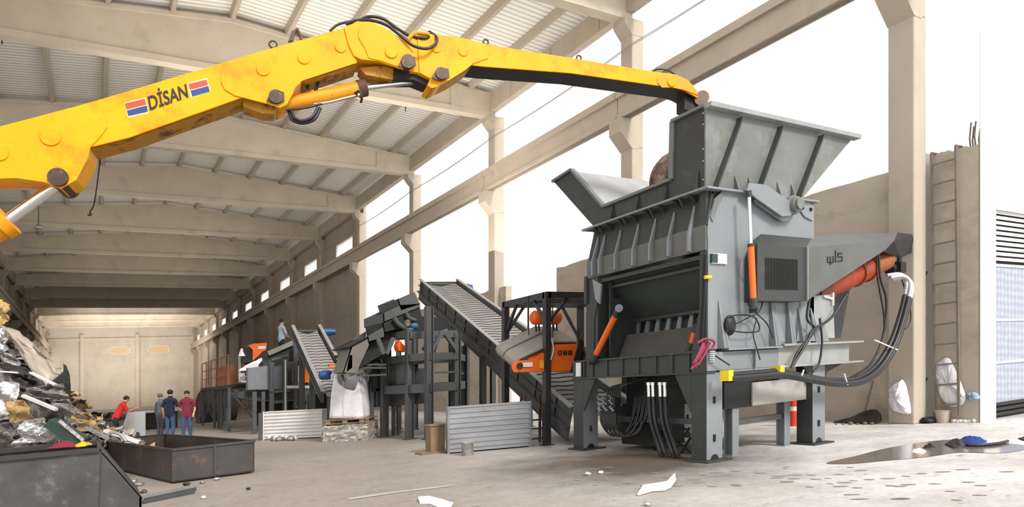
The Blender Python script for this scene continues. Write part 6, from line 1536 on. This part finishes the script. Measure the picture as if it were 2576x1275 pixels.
# men standing in the hall
hang = ((-.27, -.02, 1.13), (-.28, .06, .88)); hangR = ((.27, -.02, 1.13), (.28, .06, .88))
fold = ((-.26, .02, 1.14), (-.08, .2, 1.10)); foldR = ((.26, .02, 1.14), (.08, .2, 1.12))
q = atg(470, 1106); person('person', 'man in a maroon t-shirt and blue jeans facing the camera', (q.x, q.y), 168, pose(((-.27, .0, 1.13), (-.24, .14, .95)), ((.27, -.06, 1.13), (.12, -.14, 1.0)), stance=.11), 'maroonshirt', 'jeans', .45, scale=.99)
q = atg(428, 1107); person('person', 'man in a dark navy t-shirt and jeans seen from behind', (q.x, q.y), -35, pose(hang, ((.27, .04, 1.14), (.24, .2, 1.0)), stance=.1), 'navy', 'jeans', .45, scale=1.03)
q = atg(403, 1106); person('person', 'person in grey work clothes half hidden behind the man in navy', (q.x, q.y), -60, pose(hang, hangR, stance=.09), 'greycloth', 'greycloth', .95, 'greycloth', scale=.97)
q = atd(292, 1080, 26); pr = person('person', 'man in a red t-shirt bending forward to push the grey metal sheet', (q.x, q.y), -75, pose(((-.22, .46, 1.12), (-.18, .72, 1.22)), ((.22, .38, 1.0), (.2, .62, 1.05)), lean=.5, kneeL=(.1, .15), stance=.13), 'redcloth', 'blackcloth', .45, scale=1.0)
q = zz(708, 860, 29.0)
person('person', 'worker in a pale blue shirt standing high on the sorting line', (q.x, q.y, q.z - .75), -75, pose(((-.24, .08, 1.15), (-.1, .28, 1.05)), ((.24, .08, 1.15), (.1, .28, 1.02))), 'paleshirt', 'navy', .6, scale=.95)
MB().box((q.x - .5, q.y - .5, q.z - .81), (q.x + .8, q.y + .6, q.z - .76)).build('walkway', 'frame', ln)
for dx_ in (-.4, .7): MB().bar((q.x + dx_, q.y, 0), (q.x + dx_, q.y, q.z - .8), .08, .08).build('post', 'frame', ln)
# ================================================================ LIGHT AND CAMERA
w = bpy.data.worlds.new('bright overcast sky'); bpy.context.scene.world = w; w.use_nodes = True
bg = w.node_tree.nodes['Background']; bg.inputs['Color'].default_value = (1.0, .985, .955, 1); bg.inputs['Strength'].default_value = 1.3
def sun(d, e, ang, col):
    l = bpy.data.lights.new('sun', 'SUN'); l.energy = e; l.angle = math.radians(ang); l.color = col
    o = bpy.data.objects.new('sun', l); C.objects.link(o); o.rotation_euler = Vector(d).to_track_quat('-Z', 'Y').to_euler(); return o
sun((-.10, .75, -.65), 3.3, 14, (1, .96, .91))
def area(name, loc, d, sx, sy, e, col=(1, .93, .82)):
    l = bpy.data.lights.new(name, 'AREA'); l.shape = 'RECTANGLE'; l.size = sx; l.size_y = sy; l.energy = e; l.color = col
    o = bpy.data.objects.new(name, l); C.objects.link(o); o.location = Vector(loc) + Vector((0, 0, fall(loc[0], loc[1]))); o.rotation_euler = Vector(d).to_track_quat('-Z', 'Y').to_euler(); return o
area('added_hall_fill', (9, 25, 8.5), (0.15, 0, 1), 7, 16, 800, (1, .93, .82))  # three unseen fill lights, added to brighten the roof and hall
area('added_hall_fill', (4.3, 60, 7.5), (0, 0, 1), 12, 34, 800, (1, .92, .80))
area('added_hall_fill', (4.3, 118, 6.5), (0, .5, 1), 14, 24, 3600, (1, .93, .82))

cam = bpy.data.cameras.new('camera'); co = bpy.data.objects.new('camera', cam); C.objects.link(co)
co.location = (0, 0, EYE)
co.rotation_euler = (math.pi / 2, 0, -YAW)
cam.sensor_fit = 'HORIZONTAL'; cam.sensor_width = 36; cam.lens = 36 * FPX / 2576
cam.shift_y = (1008 - SHEAR * (CXP - 240) - 637.5) / 2576
cam.clip_end = 600
bpy.context.scene.camera = co
sc = bpy.context.scene
sc.view_settings.view_transform = 'Standard'; sc.view_settings.look = 'None'; sc.view_settings.exposure = 0
for o in bpy.data.objects:
    for k in ('_w', '_up'):
        if k in o: del o[k]
